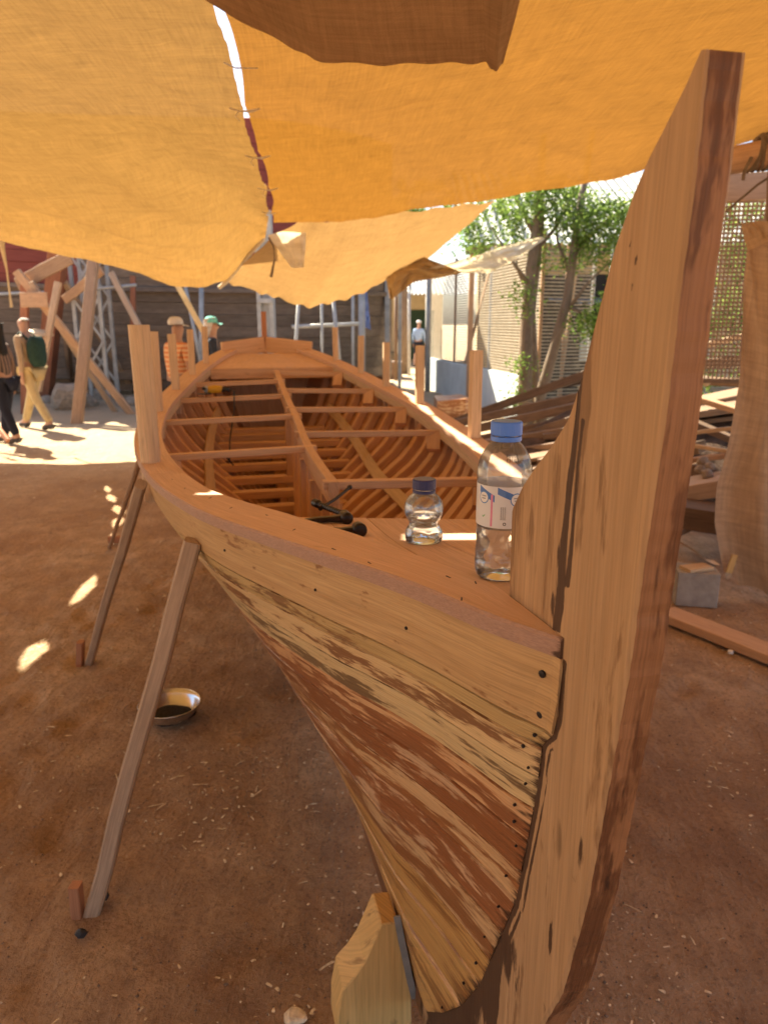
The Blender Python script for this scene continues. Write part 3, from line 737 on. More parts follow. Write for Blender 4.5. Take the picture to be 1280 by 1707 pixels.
obj('shade_cloth', patch(f2, 100, 170), 'cloth2', None, 'deep orange shade cloth stretched overhead on the right', 'shade cloth', 'shade cloths overhead', smooth=True)
def f4(u, v):
    y = -3.0 + 13.7 * v; b = left_c(y) - left_g(y) / 2; a = -7.5; x = a + (b - a) * u
    return (x, y, c1z(x, y) - .008)
obj('shade_cloth', patch(f4, 40, 120), 'cloth1', None, 'ochre shade cloth beyond the left edge, its far corner knotted', 'shade cloth', 'shade cloths overhead', smooth=True)
n3 = lin((0, .16, .4, .65, 1), (2.60, 2.82, 2.82, 2.91, 3.0)); z3 = lin((0, .2, .42, .60, .72, .80, 1), (2.26, 2.08, 1.88, 2.0, 2.14, 2.3, 2.57))
def f3(u, v):
    xn = -1.33 + 2.6 * u; xf = -2.47 + 3.1 * u; w = v
    sag = -.05 * math.sin(math.pi * v) * math.sin(math.pi * u)
    ylo = 9.12 + .12 * math.sin(u * 9) * .2
    x = xn + (xf - xn) * w; y = ylo + (12 - ylo) * w
    z = n3(u) * (1 - w) + z3(u) * w + sag
    z += .030 * nz(x * 1.3, y * 1.0, 3) + .012 * nz(x * 4, y * 2, 1) + .03 * math.sin(u * 16 + 3 * v) * math.exp(-((u - .22) / .12) ** 2) * (1 - v)
    z += .02 * math.sin(u * 70 + nz(u * 9, 1) * 4) * math.exp(-(1 - v) / .05) + .03 * math.sin(u * 45) * math.exp(-v / .06) * .4
    return (x, y, z)
obj('shade_cloth', patch(f3, 90, 60), 'cloth3', None, 'farther pale shade cloth sagging low behind the stern', 'shade cloth', 'shade cloths overhead', smooth=True)
# brown double cloth hanging low over the viewer
fe = [(-.62, 2.35, 2.66), (-.55, 2.56, 2.60), (-.34, 2.78, 2.55), (-.23, 2.86, 2.52), (0, 2.84, 2.50), (.2, 2.83, 2.505), (.345, 2.81, 2.50), (.385, 2.86, 2.475), (.405, 2.83, 2.50)]
def ff(u, v):
    q = u * (len(fe) - 1); i = min(int(q), len(fe) - 2); e = V3(fe[i]) * (1 - (q - i)) + V3(fe[i + 1]) * (q - i)
    b = V3((-.62 + 1.0 * u, 1.5, 2.80)); p = b + (e - b) * v
    p[2] -= .05 * math.sin(math.pi * v) * (1 - u * .5); p[2] += .012 * nz(u * 5, v * 5, 2) + .012 * math.sin(v * 30 + 5 * nz(u * 3, v * 2)) * math.exp(-u / .4) * v
    p[2] += .004 * math.sin(u * 60) * math.exp(-(1 - v) / .05) + .01 * math.exp(-(1 - v) / .012)
    return p
obj('hanging_cloth', patch(ff, 60, 90), 'flap', None, 'dark brown doubled cloth hanging below the orange canopy at the top', 'cloth', smooth=True)
def poly_patch(top, bot, nu, nv, fold=.03, fr=5, seed=0):
    top, bot = V3(top), V3(bot)
    def f(u, v):
        def pl(P): q = u * (len(P) - 1); i = min(int(q), len(P) - 2); return P[i] * (1 - (q - i)) + P[i + 1] * (q - i)
        a, b = pl(top), pl(bot); p = a + (b - a) * v
        p = p + V3((0, 1, 0)) * fold * (math.sin(v * fr + 4 * nz(u * 4, v * 3, seed)) + nz(u * 7, v * 7, seed + 3)); return p
    return patch(f, nu, nv)
obj('crumpled_cloth', poly_patch([at(638, 440, 11.9), at(660, 428, 11.7), at(700, 426, 11.5), at(765, 452, 11.2)], [at(650, 498, 11.9), at(652, 500, 11.7), at(690, 470, 11.5), at(768, 456, 11.2)], 26, 18, .07, 9, 5), 'cloth3', None, 'crumpled brown end of cloth gathered beside the sagging sheet', 'cloth', smooth=True)
obj('cloth_strip', poly_patch([at(715, 447, 11.4), at(780, 432, 11.2), at(840, 410, 11.0), at(905, 394, 10.9)], [at(765, 455, 11.4), at(815, 455, 11.2), at(862, 432, 11.0), at(906, 400, 10.9)], 40, 10, .05, 6, 8), 'white_cloth', None, 'pale twisted strip of cloth tied across to the tree trunk', 'cloth', smooth=True)
obj('plastic_scrap', poly_patch([at(446, 392, 9.0), at(470, 386, 9.0), at(510, 388, 9.05)], [at(486, 446, 9.1), at(495, 447, 9.1), at(507, 445, 9.1)], 10, 10, .02, 5, 2), 'white_cloth', None, 'white plastic scrap hanging in the gap between the cloths', 'scrap', smooth=True)
# cord lacing the seam and the ties at the corners
geos = []
for y in (4.9, 6.1, 7.4, 8.6):
    c = seam_c(y); z = c1z(c - .02, y) - .004
    for k in range(2):
        geos.append(tube([(c - .09, y + .02 * k - .03, z), (c - .03, y - .01, z - .015), (c + .03, y + .03 * k, z - .012), (c + .09, y + .04, z + .01)], .005, 5))
    geos.append(tube([(c - .03, y, z - .01), (c - .05, y - .03, z - .05), (c - .02, y - .05, z - .08)], .004, 5))
geos.append(tube([(seam_c(4.1) - .05, 4.05, 2.885), (seam_c(4.1), 4.08, 2.87), (seam_c(4.1) + .10, 4.15, 2.89)], .004, 5))
lc = thing('seam_lacing', 'thin cord lacing the two overhead shade cloths along their seam', 'cord', (-.9, 6, 2.9))
for g in geos: obj('cord_loop', g, 'cord', lc)
obj('knotted_rope', join([tube([at(448, 396, 8.9), at(456, 410, 8.9), at(458, 432, 8.9), at(452, 462, 8.9)], [.014, .010, .010, .018], 6)]), 'rope', None, 'dark knotted cord hanging from the corner of the ochre cloth', 'cord')
obj('knotted_rope', join([tube([at(2, 398, 10.5), at(5, 415, 10.5), at(12, 450, 10.5), at(17, 490, 10.5), at(20, 512, 10.5)], [.05, .03, .012, .012, .02], 6)]), 'cord', None, 'pale cord with a knot hanging at the far left edge', 'cord')
obj('edge_rope', tube([at(440, 398, 10.6), at(410, 430, 10.7), at(380, 468, 10.75), at(365, 480, 10.75)], .028, 7), 'cord', None, 'white bound edge rope between the ochre cloth and the farther cloth', 'rope')

# ------------------------------------------------------------------ props, stakes, chock, bowl, stones
def prop(top, foot, w, h, mat, label, segs=7):
    top, foot = V3(top), V3(foot); foot[2] = -.03
    return obj('prop_timber', bar(foot, top, w, h, (0, 1, .2), .006, segs, .004), mat, None, label, 'prop', 'timbers propping the boat')
prop(bw(1.86, .668, .93), atz(152, 1512), .045, .05, 'grey', 'thick weathered prop nearest the viewer, leaning under the port rail')
prop(bw(2.80, .925, .955), atz(148, 1098), .036, .04, 'grey', 'middle thin dark prop leaning under the port rail')
prop(bw(3.6, 1.0, .93), atz(182, 907), .024, .022, 'shore', 'farthest short prop under the port rail, behind the thin one')
p = atz(138, 1516); obj('stake', bar((p[0] - .012, p[1] - .005, -.03), (p[0] - .012, p[1], .085), .036, .03, (1, 0, 0), .003), 'peg', None, 'short red wooden stake at the foot of the thick prop', 'stake', 'stakes at the prop feet')
p = atz(140, 1100); obj('stake', bar((p[0] - .02, p[1], -.03), (p[0] - .005, p[1], .10), .045, .03, (1, 0, 0), .003), 'peg', None, 'short red wooden stake at the foot of the thin dark prop', 'stake', 'stakes at the prop feet')
p = atz(196, 905); obj('wood_block', bar((p[0] - .07, p[1] + .02, .02), (p[0] + .07, p[1] + .02, .025), .05, .05), 'peg', None, 'small brown wood block at the foot of the farthest prop', 'block')
poly = [(.140, -.165), (.085, -.17), (.040, -.40), (.035, -.605), (.288, -.605), (.286, -.50), (.268, -.395), (.228, -.350), (.195, -.300), (.172, -.245)]
def extr(poly, s0, s1):
    a = [bw(s0, t, z) for t, z in poly]; b = [bw(s1, t, z) for t, z in poly]
    n = len(poly); Vv = a + b; F = [tuple(range(n - 1, -1, -1)), tuple(range(n, 2 * n))]
    uvf = lambda i: (Vv[i][2], Vv[i][0]); UV = [uvf(i) for f in F for i in f]
    for i in range(n):
        f = (i, (i + 1) % n, n + (i + 1) % n, n + i); F.append(f); UV += [(Vv[j][2], Vv[j][1] + Vv[j][0]) for j in f]
    return [tuple(v) for v in Vv], F, UV
o = obj('chock_block', extr(poly, 1.10, 1.24), 'pine', None, 'yellow pine chock with a curved cut edge wedged beside the keel', 'block')
o.modifiers.new('bevel', 'BEVEL').width = .003
obj('plastic_strip', bar(bw(1.085, .092, -.13), bw(1.085, .030, -.47), .016, .004, (0, 1, 0), .0005, 4, .002), 'tape', None, 'shiny grey plastic strip between the pine chock and the keel', 'strip')
for s, lab in ((3.4, 'fore'), (4.4, 'middle'), (6.4, 'aft')):
    c = bw(s, 0, 0)
    obj('keel_block', box(c[0] - .05, c[0] + .05, c[1] - .06, c[1] + .06, -.02, .077), 'pile', None, 'low timber block under the %s part of the keel' % lab, 'block', 'blocks under the keel')
bc = atz(285, 1198)
bowl = thing('metal_bowl', 'small stainless steel bowl with ash on the earth behind the thick prop', 'bowl', (bc[0], bc[1], 0))
prof = [(.035, .002), (.075, .008), (.105, .03), (.122, .058), (.128, .074), (.131, .076), (.1275, .077), (.119, .058), (.102, .033), (.073, .012), (.0, .009)]
obj('bowl_shell', lathe(prof, 36, (bc[0], bc[1], 0)), 'steel', bowl, smooth=True)
obj('ash_heap', lathe([(.09, .019), (.06, .030), (.03, .036), (0, .037)], 18, (bc[0] + .01, bc[1], 0), mod=lambda r, z, a: r * (1 + .12 * math.sin(3 * a + 40 * z))), 'ash', bowl, smooth=True)
def rock(name, c, r, mat, label, cat, group=None, seed=0, flat=.6):
    bm = bmesh.new(); bmesh.ops.create_icosphere(bm, subdivisions=2, radius=1)
    Vv = []
    for v in bm.verts:
        k = 1 + .35 * nz(v.co.x * 1.3 + seed, v.co.y * 1.3, v.co.z * 1.3)
        Vv.append((c[0] + v.co.x * r * k, c[1] + v.co.y * r * k * .8, c[2] + v.co.z * r * k * flat))
    F = [tuple(v.index for v in f.verts) for f in bm.faces]; bm.free()
    return obj(name, (Vv, F, [(0, 0)] * (3 * len(F))), mat, None, label, cat, group)
p = atz(172, 1500); rock('stone', (p[0], p[1], .012), .018, 'blackstone', 'small black stone touching the foot of the thick prop', 'stone', None, 1, .8)
p = atz(136, 1560); rock('stone', (p[0], p[1], .008), .016, 'blackstone', 'small black stone lying in front of the red stake', 'stone', None, 4, .8)
p = atz(492, 1697); rock('stone', (p[0], p[1], .006), .03, 'leafdry', 'pale flat stone at the bottom edge beside the pine chock', 'stone', None, 9, .35)

# chips, shavings and dry leaves scattered on the earth: far too many to count
def chips():
    Vv, F, UV = [], [], []
    def chip(x, y, L, w, a, t):
        z = GH(x, y) + .003 + w * .2; c, s = math.cos(a), math.sin(a); b = len(Vv); bend = rnd(0, .25) * L
        for px, py, pz in ((-L / 2, -w / 2, 0), (-L * .1, -w / 2 * rnd(.7, 1.2), bend * .5), (L / 2, -w / 2 * rnd(.2, 1), 0), (L / 2, w / 2 * rnd(.2, 1), .001), (0, w / 2 * rnd(.7, 1.3), bend * .5 + t), (-L / 2, w / 2, t)):
            Vv.append((x + px * c - py * s, y + px * s + py * c, z + pz))
        F.append((b, b + 1, b + 4, b + 5)); F.append((b + 1, b + 2, b + 3, b + 4)); UV.extend([(0, 0)] * 8)
    for _ in range(13000):
        y = .9 + 7.5 * random.random() ** 1.5; x = rnd(-.75, .75) * (y + .6)
        if nz(x * 1.5, y * 1.5, 5) < rnd(-.5, .35): continue
        k = random.random()
        if k < .70: L, w = rnd(.003, .009), rnd(.002, .006)
        elif k < .95: L, w = rnd(.009, .020), rnd(.004, .009)
        else: L, w = rnd(.02, .06), rnd(.003, .006)
        chip(x, y, L, w, rnd(0, 6.3), rnd(-.002, .002))
    for _ in range(2600):
        y = rnd(7, 26); x = rnd(-.6, .6) * y; chip(x, y, rnd(.02, .07), rnd(.01, .03), rnd(0, 6.3), 0)
    return Vv, F, UV
obj('wood_chips', chips(), 'leafdry', None, 'pale wood chips and shavings scattered over the brown earth', 'wood chips', kind='stuff')
def gravel():
    Vv, F, UV = [], [], []
    for _ in range(5200):
        y = .9 + 6.5 * random.random() ** 1.6; x = rnd(-.75, .75) * (y + .6); r = rnd(.0015, .005) * (1.6 if random.random() < .05 else 1)
        b = len(Vv); z = GH(x, y) + r * .2
        Vv += [(x + r * rnd(.7, 1.2), y, z), (x, y + r * rnd(.7, 1.2), z), (x - r * rnd(.7, 1.2), y, z), (x, y - r * rnd(.7, 1.2), z), (x + rnd(-.3, .3) * r, y, z + r * rnd(.6, 1.1))]
        for i in range(4): F.append((b + i, b + (i + 1) % 4, b + 4)); UV += [(0, 0)] * 3
    return Vv, F, UV
obj('fine_gravel', gravel(), plain('gravel', (.22, .15, .10), .9, 0, .2, .55, 60), None, 'fine brown gravel grains lying over the earth', 'gravel', kind='stuff')
# ------------------------------------------------------------------ bottles
def pet_mat(name, tint=(.93, .95, .97), gloss=.18):
    m, nt, n, b = newmat(name); n.remove(b)
    t = n.new('ShaderNodeBsdfTransparent'); t.inputs[0].default_value = (*tint, 1)
    g = n.new('ShaderNodeBsdfGlossy'); g.inputs['Roughness'].default_value = .04
    lw = n.new('ShaderNodeFresnel'); lw.inputs[0].default_value = 1.58
    mx = n.new('ShaderNodeMixShader'); k = mth(nt, n, 'ADD', mth(nt, n, 'MULTIPLY', lw.outputs[0], .8), gloss * .2)
    k2 = n.new('ShaderNodeClamp'); lk(nt, k, k2.inputs[0])
    lk(nt, k2.outputs[0], mx.inputs[0]); lk(nt, t.outputs[0], mx.inputs[1]); lk(nt, g.outputs[0], mx.inputs[2])
    df = n.new('ShaderNodeBsdfTranslucent'); df.inputs[0].default_value = (.9, .92, .95, 1); d2 = n.new('ShaderNodeBsdfDiffuse'); d2.inputs[0].default_value = (.9, .92, .95, 1)
    ad = n.new('ShaderNodeMixShader'); ad.inputs[0].default_value = .5; lk(nt, df.outputs[0], ad.inputs[1]); lk(nt, d2.outputs[0], ad.inputs[2])
    m3 = n.new('ShaderNodeMixShader'); m3.inputs[0].default_value = .045; lk(nt, mx.outputs[0], m3.inputs[1]); lk(nt, ad.outputs[0], m3.inputs[2])
    lk(nt, m3.outputs[0], n['Material Output'].inputs[0]); return m
M['pet'] = pet_mat('clear_bottle_plastic'); M['petblue'] = pet_mat('bluish_bottle_plastic', (.86, .92, .97), .3)
def water_mat():
    m, nt, n, b = newmat('water'); b.inputs['Base Color'].default_value = (.93, .97, 1, 1); b.inputs['Transmission Weight'].default_value = 1.0
    b.inputs['Roughness'].default_value = .01; b.inputs['IOR'].default_value = 1.22; return m
M['water'] = water_mat()
M['capblue'] = plain('blue_cap', (.06, .20, .72), .38, 0, .5); M['capnavy'] = plain('navy_cap', (.012, .02, .11), .35, 0, .5)
def label_mat():
    m, nt, n, b = newmat('bottle_label')
    uv = n.new('ShaderNodeUVMap').outputs[0]; sp = n.new('ShaderNodeSeparateXYZ'); lk(nt, uv, sp.inputs[0])
    y, x = sp.outputs[0], sp.outputs[1]           # y up the label (m), x round it (m)
    def band(a, lo, hi): return mth(nt, n, 'MULTIPLY', mth(nt, n, 'GREATER_THAN', a, lo), mth(nt, n, 'LESS_THAN', a, hi))
    col = mixc(nt, n, 0, (.74, .74, .76), (.74, .74, .76))
    def paint(col, f, c): return mixc(nt, n, f, col, c)
    def dist(cx, cy): return mth(nt, n, 'SQRT', mth(nt, n, 'ADD', mth(nt, n, 'POWER', mth(nt, n, 'ABSOLUTE', mth(nt, n, 'SUBTRACT', x, cx)), 2.0), mth(nt, n, 'POWER', mth(nt, n, 'ABSOLUTE', mth(nt, n, 'SUBTRACT', y, cy)), 2.0)))
    for x0, w, sl in ((.134, .026, -.45), (.164, .040, -.42)):          # two blue swooshes falling to the right
        yy = mth(nt, n, 'SUBTRACT', y, mth(nt, n, 'MULTIPLY', mth(nt, n, 'SUBTRACT', x, x0), sl))
        col = paint(col, mth(nt, n, 'MULTIPLY', band(yy, .047, .0565), band(x, x0, x0 + w)), (.03, .16, .52))
    col = paint(col, mth(nt, n, 'MULTIPLY', band(x, .1545, .1575), band(y, .002, .046)), (.75, .22, .38))
    for cx, cy, r in ((.1425, .0405, .0085), (.1905, .0395, .0090)):
        d = dist(cx, cy); col = paint(col, mth(nt, n, 'LESS_THAN', d, r), (.04, .20, .55)); col = paint(col, mth(nt, n, 'LESS_THAN', d, r - .0014), (.80, .80, .80))
        for dy, w in ((.0012, .0042), (-.0022, .0036)):
            jit = mth(nt, n, 'GREATER_THAN', mth(nt, n, 'SINE', mth(nt, n, 'MULTIPLY', x, 5200.0)), -.5)
            col = paint(col, mth(nt, n, 'MULTIPLY', jit, mth(nt, n, 'MULTIPLY', band(x, cx - w, cx + w), band(y, cy + dy, cy + dy + .0017))), (.04, .05, .09))
    bars = mth(nt, n, 'GREATER_THAN', mth(nt, n, 'SINE', mth(nt, n, 'ADD', mth(nt, n, 'MULTIPLY', x, 7200.0), mth(nt, n, 'MULTIPLY', mth(nt, n, 'SINE', mth(nt, n, 'MULTIPLY', x, 2300.0)), 2.0))), .1)
    col = paint(col, mth(nt, n, 'MULTIPLY', bars, mth(nt, n, 'MULTIPLY', band(x, .1685, .1765), band(y, .012, .030))), (.05, .05, .06))
    col = paint(col, mth(nt, n, 'LESS_THAN', mth(nt, n, 'ABSOLUTE', mth(nt, n, 'SUBTRACT', dist(.1745, .0065), .0017)), .0006), (.05, .05, .06))
    col = paint(col, mth(nt, n, 'MULTIPLY', band(x, .1405, .1455), mth(nt, n, 'LESS_THAN', mth(nt, n, 'ABSOLUTE', mth(nt, n, 'SUBTRACT', y, mth(nt, n, 'ADD', .0135, mth(nt, n, 'ABSOLUTE', mth(nt, n, 'SUBTRACT', x, .1422))))), .0009)), (.10, .42, .12))
    lk(nt, col, b.inputs['Base Color']); b.inputs['Roughness'].default_value = .3
    b.inputs['Alpha'].default_value = .80; return m
M['label'] = label_mat()
def cap_geo(c, r, z0, z1, ribs=60):
    f = lambda rr, z, a: rr * (1 + .018 * (1 if int(a * ribs / math.pi) % 2 else 0))
    return lathe([(r * .97, z0), (r, z0 + .001), (r, z1 - .002), (r * .94, z1), (0.0005, z1)], 120, c, mod=lambda rr, z, a: f(rr, z, a) if rr > r * .95 else rr)
def ring_geo(c, r, z0, z1): return lathe([(r * .95, z0), (r, z0 + .0006), (r, z1 - .0006), (r * .95, z1)], 48, c)
# the big one
zb_ = deck_z(.60); c = bw(.605, -.013, zb_ + .0008)
bt = thing('water_bottle', 'clear plastic bottle with light blue cap and printed label beside the stem', 'bottle', tuple(c))
bprof = [(.0, .004), (.022, .002), (.030, .0005), (.0345, .003), (.0372, .010), (.0378, .020), (.0370, .028), (.0372, .050), (.0366, .070), (.0372, .076), (.0375, .079), (.0375, .134), (.0379, .137), (.0382, .146), (.0372, .158), (.0345, .169), (.0300, .178), (.0245, .186), (.0198, .1905), (.0185, .193), (.0185, .200)]
def bmod(r, z, a):
    if .012 < z < .075: return r * (1 + .022 * math.sin(5 * a + z * 170) * math.sin(math.pi * (z - .012) / .063) + .008 * math.sin(11 * a - z * 300))
    if .146 < z < .186: return r * (1 + .012 * math.cos(12 * a))
    return r
def dense(prof, n=3):
    out = []
    for (a, b), (c2, d) in zip(prof, prof[1:]):
        for i in range(n): out.append((a + (c2 - a) * i / n, b + (d - b) * i / n))
    return out + [prof[-1]]
obj('bottle_shell', lathe(dense(bprof), 72, c, mod=bmod), 'pet', bt, smooth=True)
wprof = [(.0005, .0050)] + [(r - .0009, z + .0012) for r, z in dense(bprof) if .001 < z < .0745 and r > .02] + [(.0355, .0752), (.0005, .0752)]
obj('water_fill', lathe(wprof, 72, c, mod=bmod), 'water', bt, smooth=True)
obj('bottle_label', lathe([(.0379, .0785), (.0379, .1355)], 72, c), 'label', bt, smooth=True)
obj('bottle_cap', cap_geo(c, .0212, .2005, .2190), 'capblue', bt); obj('cap_ring', ring_geo(c, .0212, .1925, .1992), 'capblue', bt)
# printed date code on the shoulder
def text_geo(body, size, f):
    cu = bpy.data.curves.new('t', 'FONT'); cu.body = body; cu.size = size; cu.space_line = .85
    to = bpy.data.objects.new('t', cu); COL.objects.link(to); bpy.context.view_layer.update()
    me = to.evaluated_get(bpy.context.evaluated_depsgraph_get()).to_mesh()
    Vv = [f(v.co.x, v.co.y) for v in me.vertices]; F = [tuple(p.vertices) for p in me.polygons]
    bpy.data.objects.remove(to); bpy.data.curves.remove(cu)
    return Vv, F, [(0, 0)] * sum(len(x) for x in F)
def on_shoulder(x, y):
    z = .174 + y; r = float(np.interp(z, [q[1] for q in bprof], [q[0] for q in bprof])) * 1.018 + .0004; a = R(263) + x / .034
    return (c[0] + r * math.cos(a), c[1] + r * math.sin(a), c[2] + z)
obj('date_code', text_geo('P01/03\nE31/03', .0062, on_shoulder), 'black', bt)
bt.scale = (1.08, 1.08, 1.10)
# the small one
zb_ = deck_z(1.10); c = bw(1.105, .016, zb_ + .0008)
bt2 = thing('water_bottle', 'small waisted clear bottle with navy cap in the middle of the foredeck', 'bottle', tuple(c))
sprof = [(.0, .003), (.026, .0008), (.0310, .003), (.0330, .009), (.0325, .018), (.0285, .026), (.0255, .030), (.0255, .037), (.0290, .041), (.0325, .050), (.0335, .059), (.0320, .069), (.0270, .078), (.0205, .0835), (.0180, .086), (.0180, .092)]
def smod(r, z, a):
    if .040 < z < .078: return r * (1 + .025 * abs(math.sin(4 * a + z * 60)) * abs(math.cos(4 * a - z * 60)))
    if .004 < z < .024: return r * (1 + .03 * math.cos(7 * a))
    return r
obj('bottle_shell', lathe(dense(sprof), 64, c, mod=smod), 'petblue', bt2, smooth=True)
swp = [(.0005, .004)] + [(r - .0009, z + .001) for r, z in dense(sprof) if .001 < z < .046 and r > .02] + [(.0300, .0475), (.0005, .0475)]
obj('water_fill', lathe(swp, 64, c, mod=smod), 'water', bt2, smooth=True)
obj('bottle_cap', cap_geo(c, .0198, .0925, .1090), 'capnavy', bt2); obj('cap_ring', ring_geo(c, .0198, .0858, .0912), 'capnavy', bt2)

bt2.scale = (1.16, 1.16, 1.20)
# ------------------------------------------------------------------ clamp on the foredeck, grinder on a beam
dz = lambda s: deck_z(s)
def dp(s, t, h=.0): q = bw(s, t, dz(s)); q[2] += h; return q
cl = thing('iron_clamp', 'dark iron screw clamp lying on the foredeck by the port rail', 'clamp', tuple(dp(1.40, .25)))
arm = [dp(1.47, .175, .014), dp(1.475, .215, .013), dp(1.475, .27, .012), dp(1.45, .32, .011), dp(1.40, .335, .011), dp(1.345, .32, .011), dp(1.31, .275, .011), dp(1.275, .225, .012), dp(1.255, .175, .015)]
rr = [.0115, .010, .0095, .0095, .0095, .0095, .0095, .010, .0115]
rings = []
for i, p_ in enumerate(arm):
    d = unit(arm[min(i + 1, 8)] - arm[max(i - 1, 0)]); a = unit(np.cross(d, (0, 0, 1)))
    rings.append(rect_ring(p_, a, V3((0, 0, 1)), rr[i] * 2, .013 if 0 < i < 8 else .018, .003))
obj('clamp_frame', sweep(rings), 'iron', cl, smooth=False)
def cyl(p0, p1, r, n=14): return tube([p0, p1], r, n)
vec = lambda a, b, k: a + (b - a) * k
b0, b1 = dp(1.44, .172, .015), dp(1.51, .172, .015)
obj('screw_boss', tube([vec(b0, b1, -.05), b0, vec(b0, b1, .1), vec(b0, b1, .9), b1, vec(b0, b1, 1.05)], [.008, .0125, .0145, .0145, .0125, .006], 16), 'iron', cl, smooth=True)
p0, p1 = dp(1.235, .170, .016), dp(1.285, .170, .016)
obj('anvil_pad', tube([vec(p0, p1, -.02), p0, vec(p0, p1, .2), vec(p0, p1, .8), p1], [.010, .0145, .0155, .015, .010], 16), 'iron', cl, smooth=True)
s0, s1 = dp(1.515, .172, .017), dp(1.66, .235, .026)
prs = [vec(s0, s1, i / 24) for i in range(25)]
obj('clamp_screw', tube(prs, [.0065 + .0012 * (i % 2) for i in range(25)], 10), 'iron', cl)
obj('screw_collar', tube([vec(s0, s1, .95), vec(s0, s1, 1.0), vec(s0, s1, 1.15), vec(s0, s1, 1.2)], [.008, .011, .011, .008], 12), 'iron', cl)
h0, h1 = dp(1.62, .235, .020), dp(1.78, .10, .052)
hb = [vec(h0, h1, 0), vec(h0, h1, .04), vec(h0, h1, .05), vec(h0, h1, .5) + V3((0, 0, -.004)), vec(h0, h1, .95), vec(h0, h1, .96), vec(h0, h1, 1)]
obj('tommy_bar', tube(hb, [.0065, .0065, .0042, .0042, .0042, .0065, .0065], 10), 'iron', cl)
gs_, gt = 5.28, .56
def gp(ds, dt, h): q = bw(gs_ + ds * .62, gt + dt * .62, zs(gs_) - .02); q[2] += h * .75; return q
gr = thing('angle_grinder', 'yellow angle grinder with dark cable resting on a beam inside the boat', 'power tool', tuple(gp(0, 0, 0)))
obj('grinder_body', tube([gp(0, -.11, .03), gp(0, -.10, .034), gp(0, -.02, .036), gp(0, .05, .034), gp(0, .07, .034)], [.015, .021, .024, .021, .017], 14), 'yellowtool', gr, smooth=True)
obj('gear_head', tube([gp(0, .07, .034), gp(0, .09, .036), gp(0, .12, .034)], [.018, .021, .012], 12), 'galv', gr, smooth=True)
obj('grinding_disc', lathe([(.001, -.006), (.038, -.006), (.038, -.002), (.001, -.002)], 24, gp(-.02, .11, .008)), 'black', gr)
obj('side_handle', tube([gp(-.02, .10, .04), gp(-.10, .12, .05), gp(-.16, .12, .05)], [.007, .009, .009], 10), 'black', gr, smooth=True)
obj('rear_grip', tube([gp(0, -.10, .034), gp(0, -.16, .032), gp(0, -.21, .026)], [.017, .014, .013], 12), 'black', gr, smooth=True)
cb = [gp(0, -.21, .026), gp(-.10, -.26, .02), gp(-.35, -.24, -.10), gp(-.7, -.16, -.30), gp(-1.0, -.14, -.42), gp(-1.2, -.10, -.36), gp(-1.05, -.06, -.35), gp(-1.1, -.18, -.44)]
obj('power_cable', tube(cb, .004, 6), 'black', gr, smooth=True)

# ------------------------------------------------------------------ right-hand side: burlap, log, lattice, block, planks
bl = [at(1238, 376, 4.4), at(1246, 410, 4.4), at(1244, 470, 4.4), at(1240, 540, 4.4), at(1232, 640, 4.4), at(1212, 740, 4.4), at(1192, 810, 4.4), at(1186, 870, 4.4), at(1196, 930, 4.4), at(1204, 962, 4.4)]
br = [at(1420, 370, 4.2), at(1420, 1050, 4.2)]
def fb(u, v):
    q = v * 9; i = min(int(q), 8); a = bl[i] * (1 - (q - i)) + bl[i + 1] * (q - i); b = br[0] + (br[1] - br[0]) * v
    p_ = a + (b - a) * u
    if v > .9: p_[2] += (v - .9) * .5 * nz(u * 9, 1)
    p_[1] += .05 * math.sin(u * 16 - v * 2.6 + 1.2) * (.5 + .5 * v) + .03 * nz(u * 4, v * 4) + .02 * math.sin((u - v * .5) * 40) * math.exp(-((v - .25) / .2) ** 2)
    return p_
obj('burlap_curtain', patch(fb, 50, 70), 'burlap', None, 'brown burlap curtain hanging in folds at the right edge', 'curtain', smooth=True)
obj('burlap_fold', poly_patch([at(1236, 372, 4.33), at(1262, 368, 4.30), at(1330, 372, 4.1)], [at(1246, 418, 4.30), at(1285, 402, 4.24), at(1340, 425, 4.05)], 16, 10, .015, 3, 4), 'burlap', None, 'folded over top hem of the burlap curtain', 'cloth', smooth=True)
obj('wooden_tag', bar(at(1224, 925, 4.33), at(1214, 955, 4.33), .04, .01, (0, 1, 0)), 'pine', None, 'small wooden tag pinned to the lower edge of the burlap', 'tag')
lg = thing('log_beam', 'round log beam lashed with rope at the top right', 'log', tuple(at(1300, 250, 4.6)))
obj('log', tube([at(1180, 274, 5.0), at(1250, 262, 4.7), at(1330, 246, 4.5), at(1500, 215, 4.1)], [.075, .08, .08, .085], 14), 'shore', lg, smooth=True)
gl = []
for k in range(6):
    cc = at(1256 + 5 * k, 257 - k, 4.68 - .012 * k); ang = np.linspace(0, 2 * math.pi, 15)
    gl.append(tube([cc + V3((.02 * math.sin(a + k) , .093 * math.cos(a), .093 * math.sin(a))) for a in ang], .011, 6))
for k, g__ in enumerate(gl): obj('rope_turn', g__, 'rope', lg)
obj('rope_tail', tube([at(1252, 262, 4.6), at(1240, 285, 4.6), at(1238, 300, 4.62)], .010, 6), 'rope', lg)
obj('slack_rope', tube([at(1290, 290, 4.6), at(1262, 308, 4.7), at(1236, 330, 4.8), at(1210, 352, 4.9)], .007, 6), 'rope', None, 'thin slack rope running down in front of the lattice', 'rope')
obj('upright_pole', tube([atz(1274, 905), at(1282, 600, 5.0), at(1292, 300, 5.0), at(1306, 120, 5.0)], .05, 10), 'pile', None, 'reddish upright pole behind the burlap curtain', 'pole')
obj('header_plank', bar(at(1170, 316, 6.2), at(1300, 308, 6.0), .03, .20, (0, 0, 1), .004, 3, .002), 'grey', None, 'weathered grey plank above the woven lattice', 'plank')
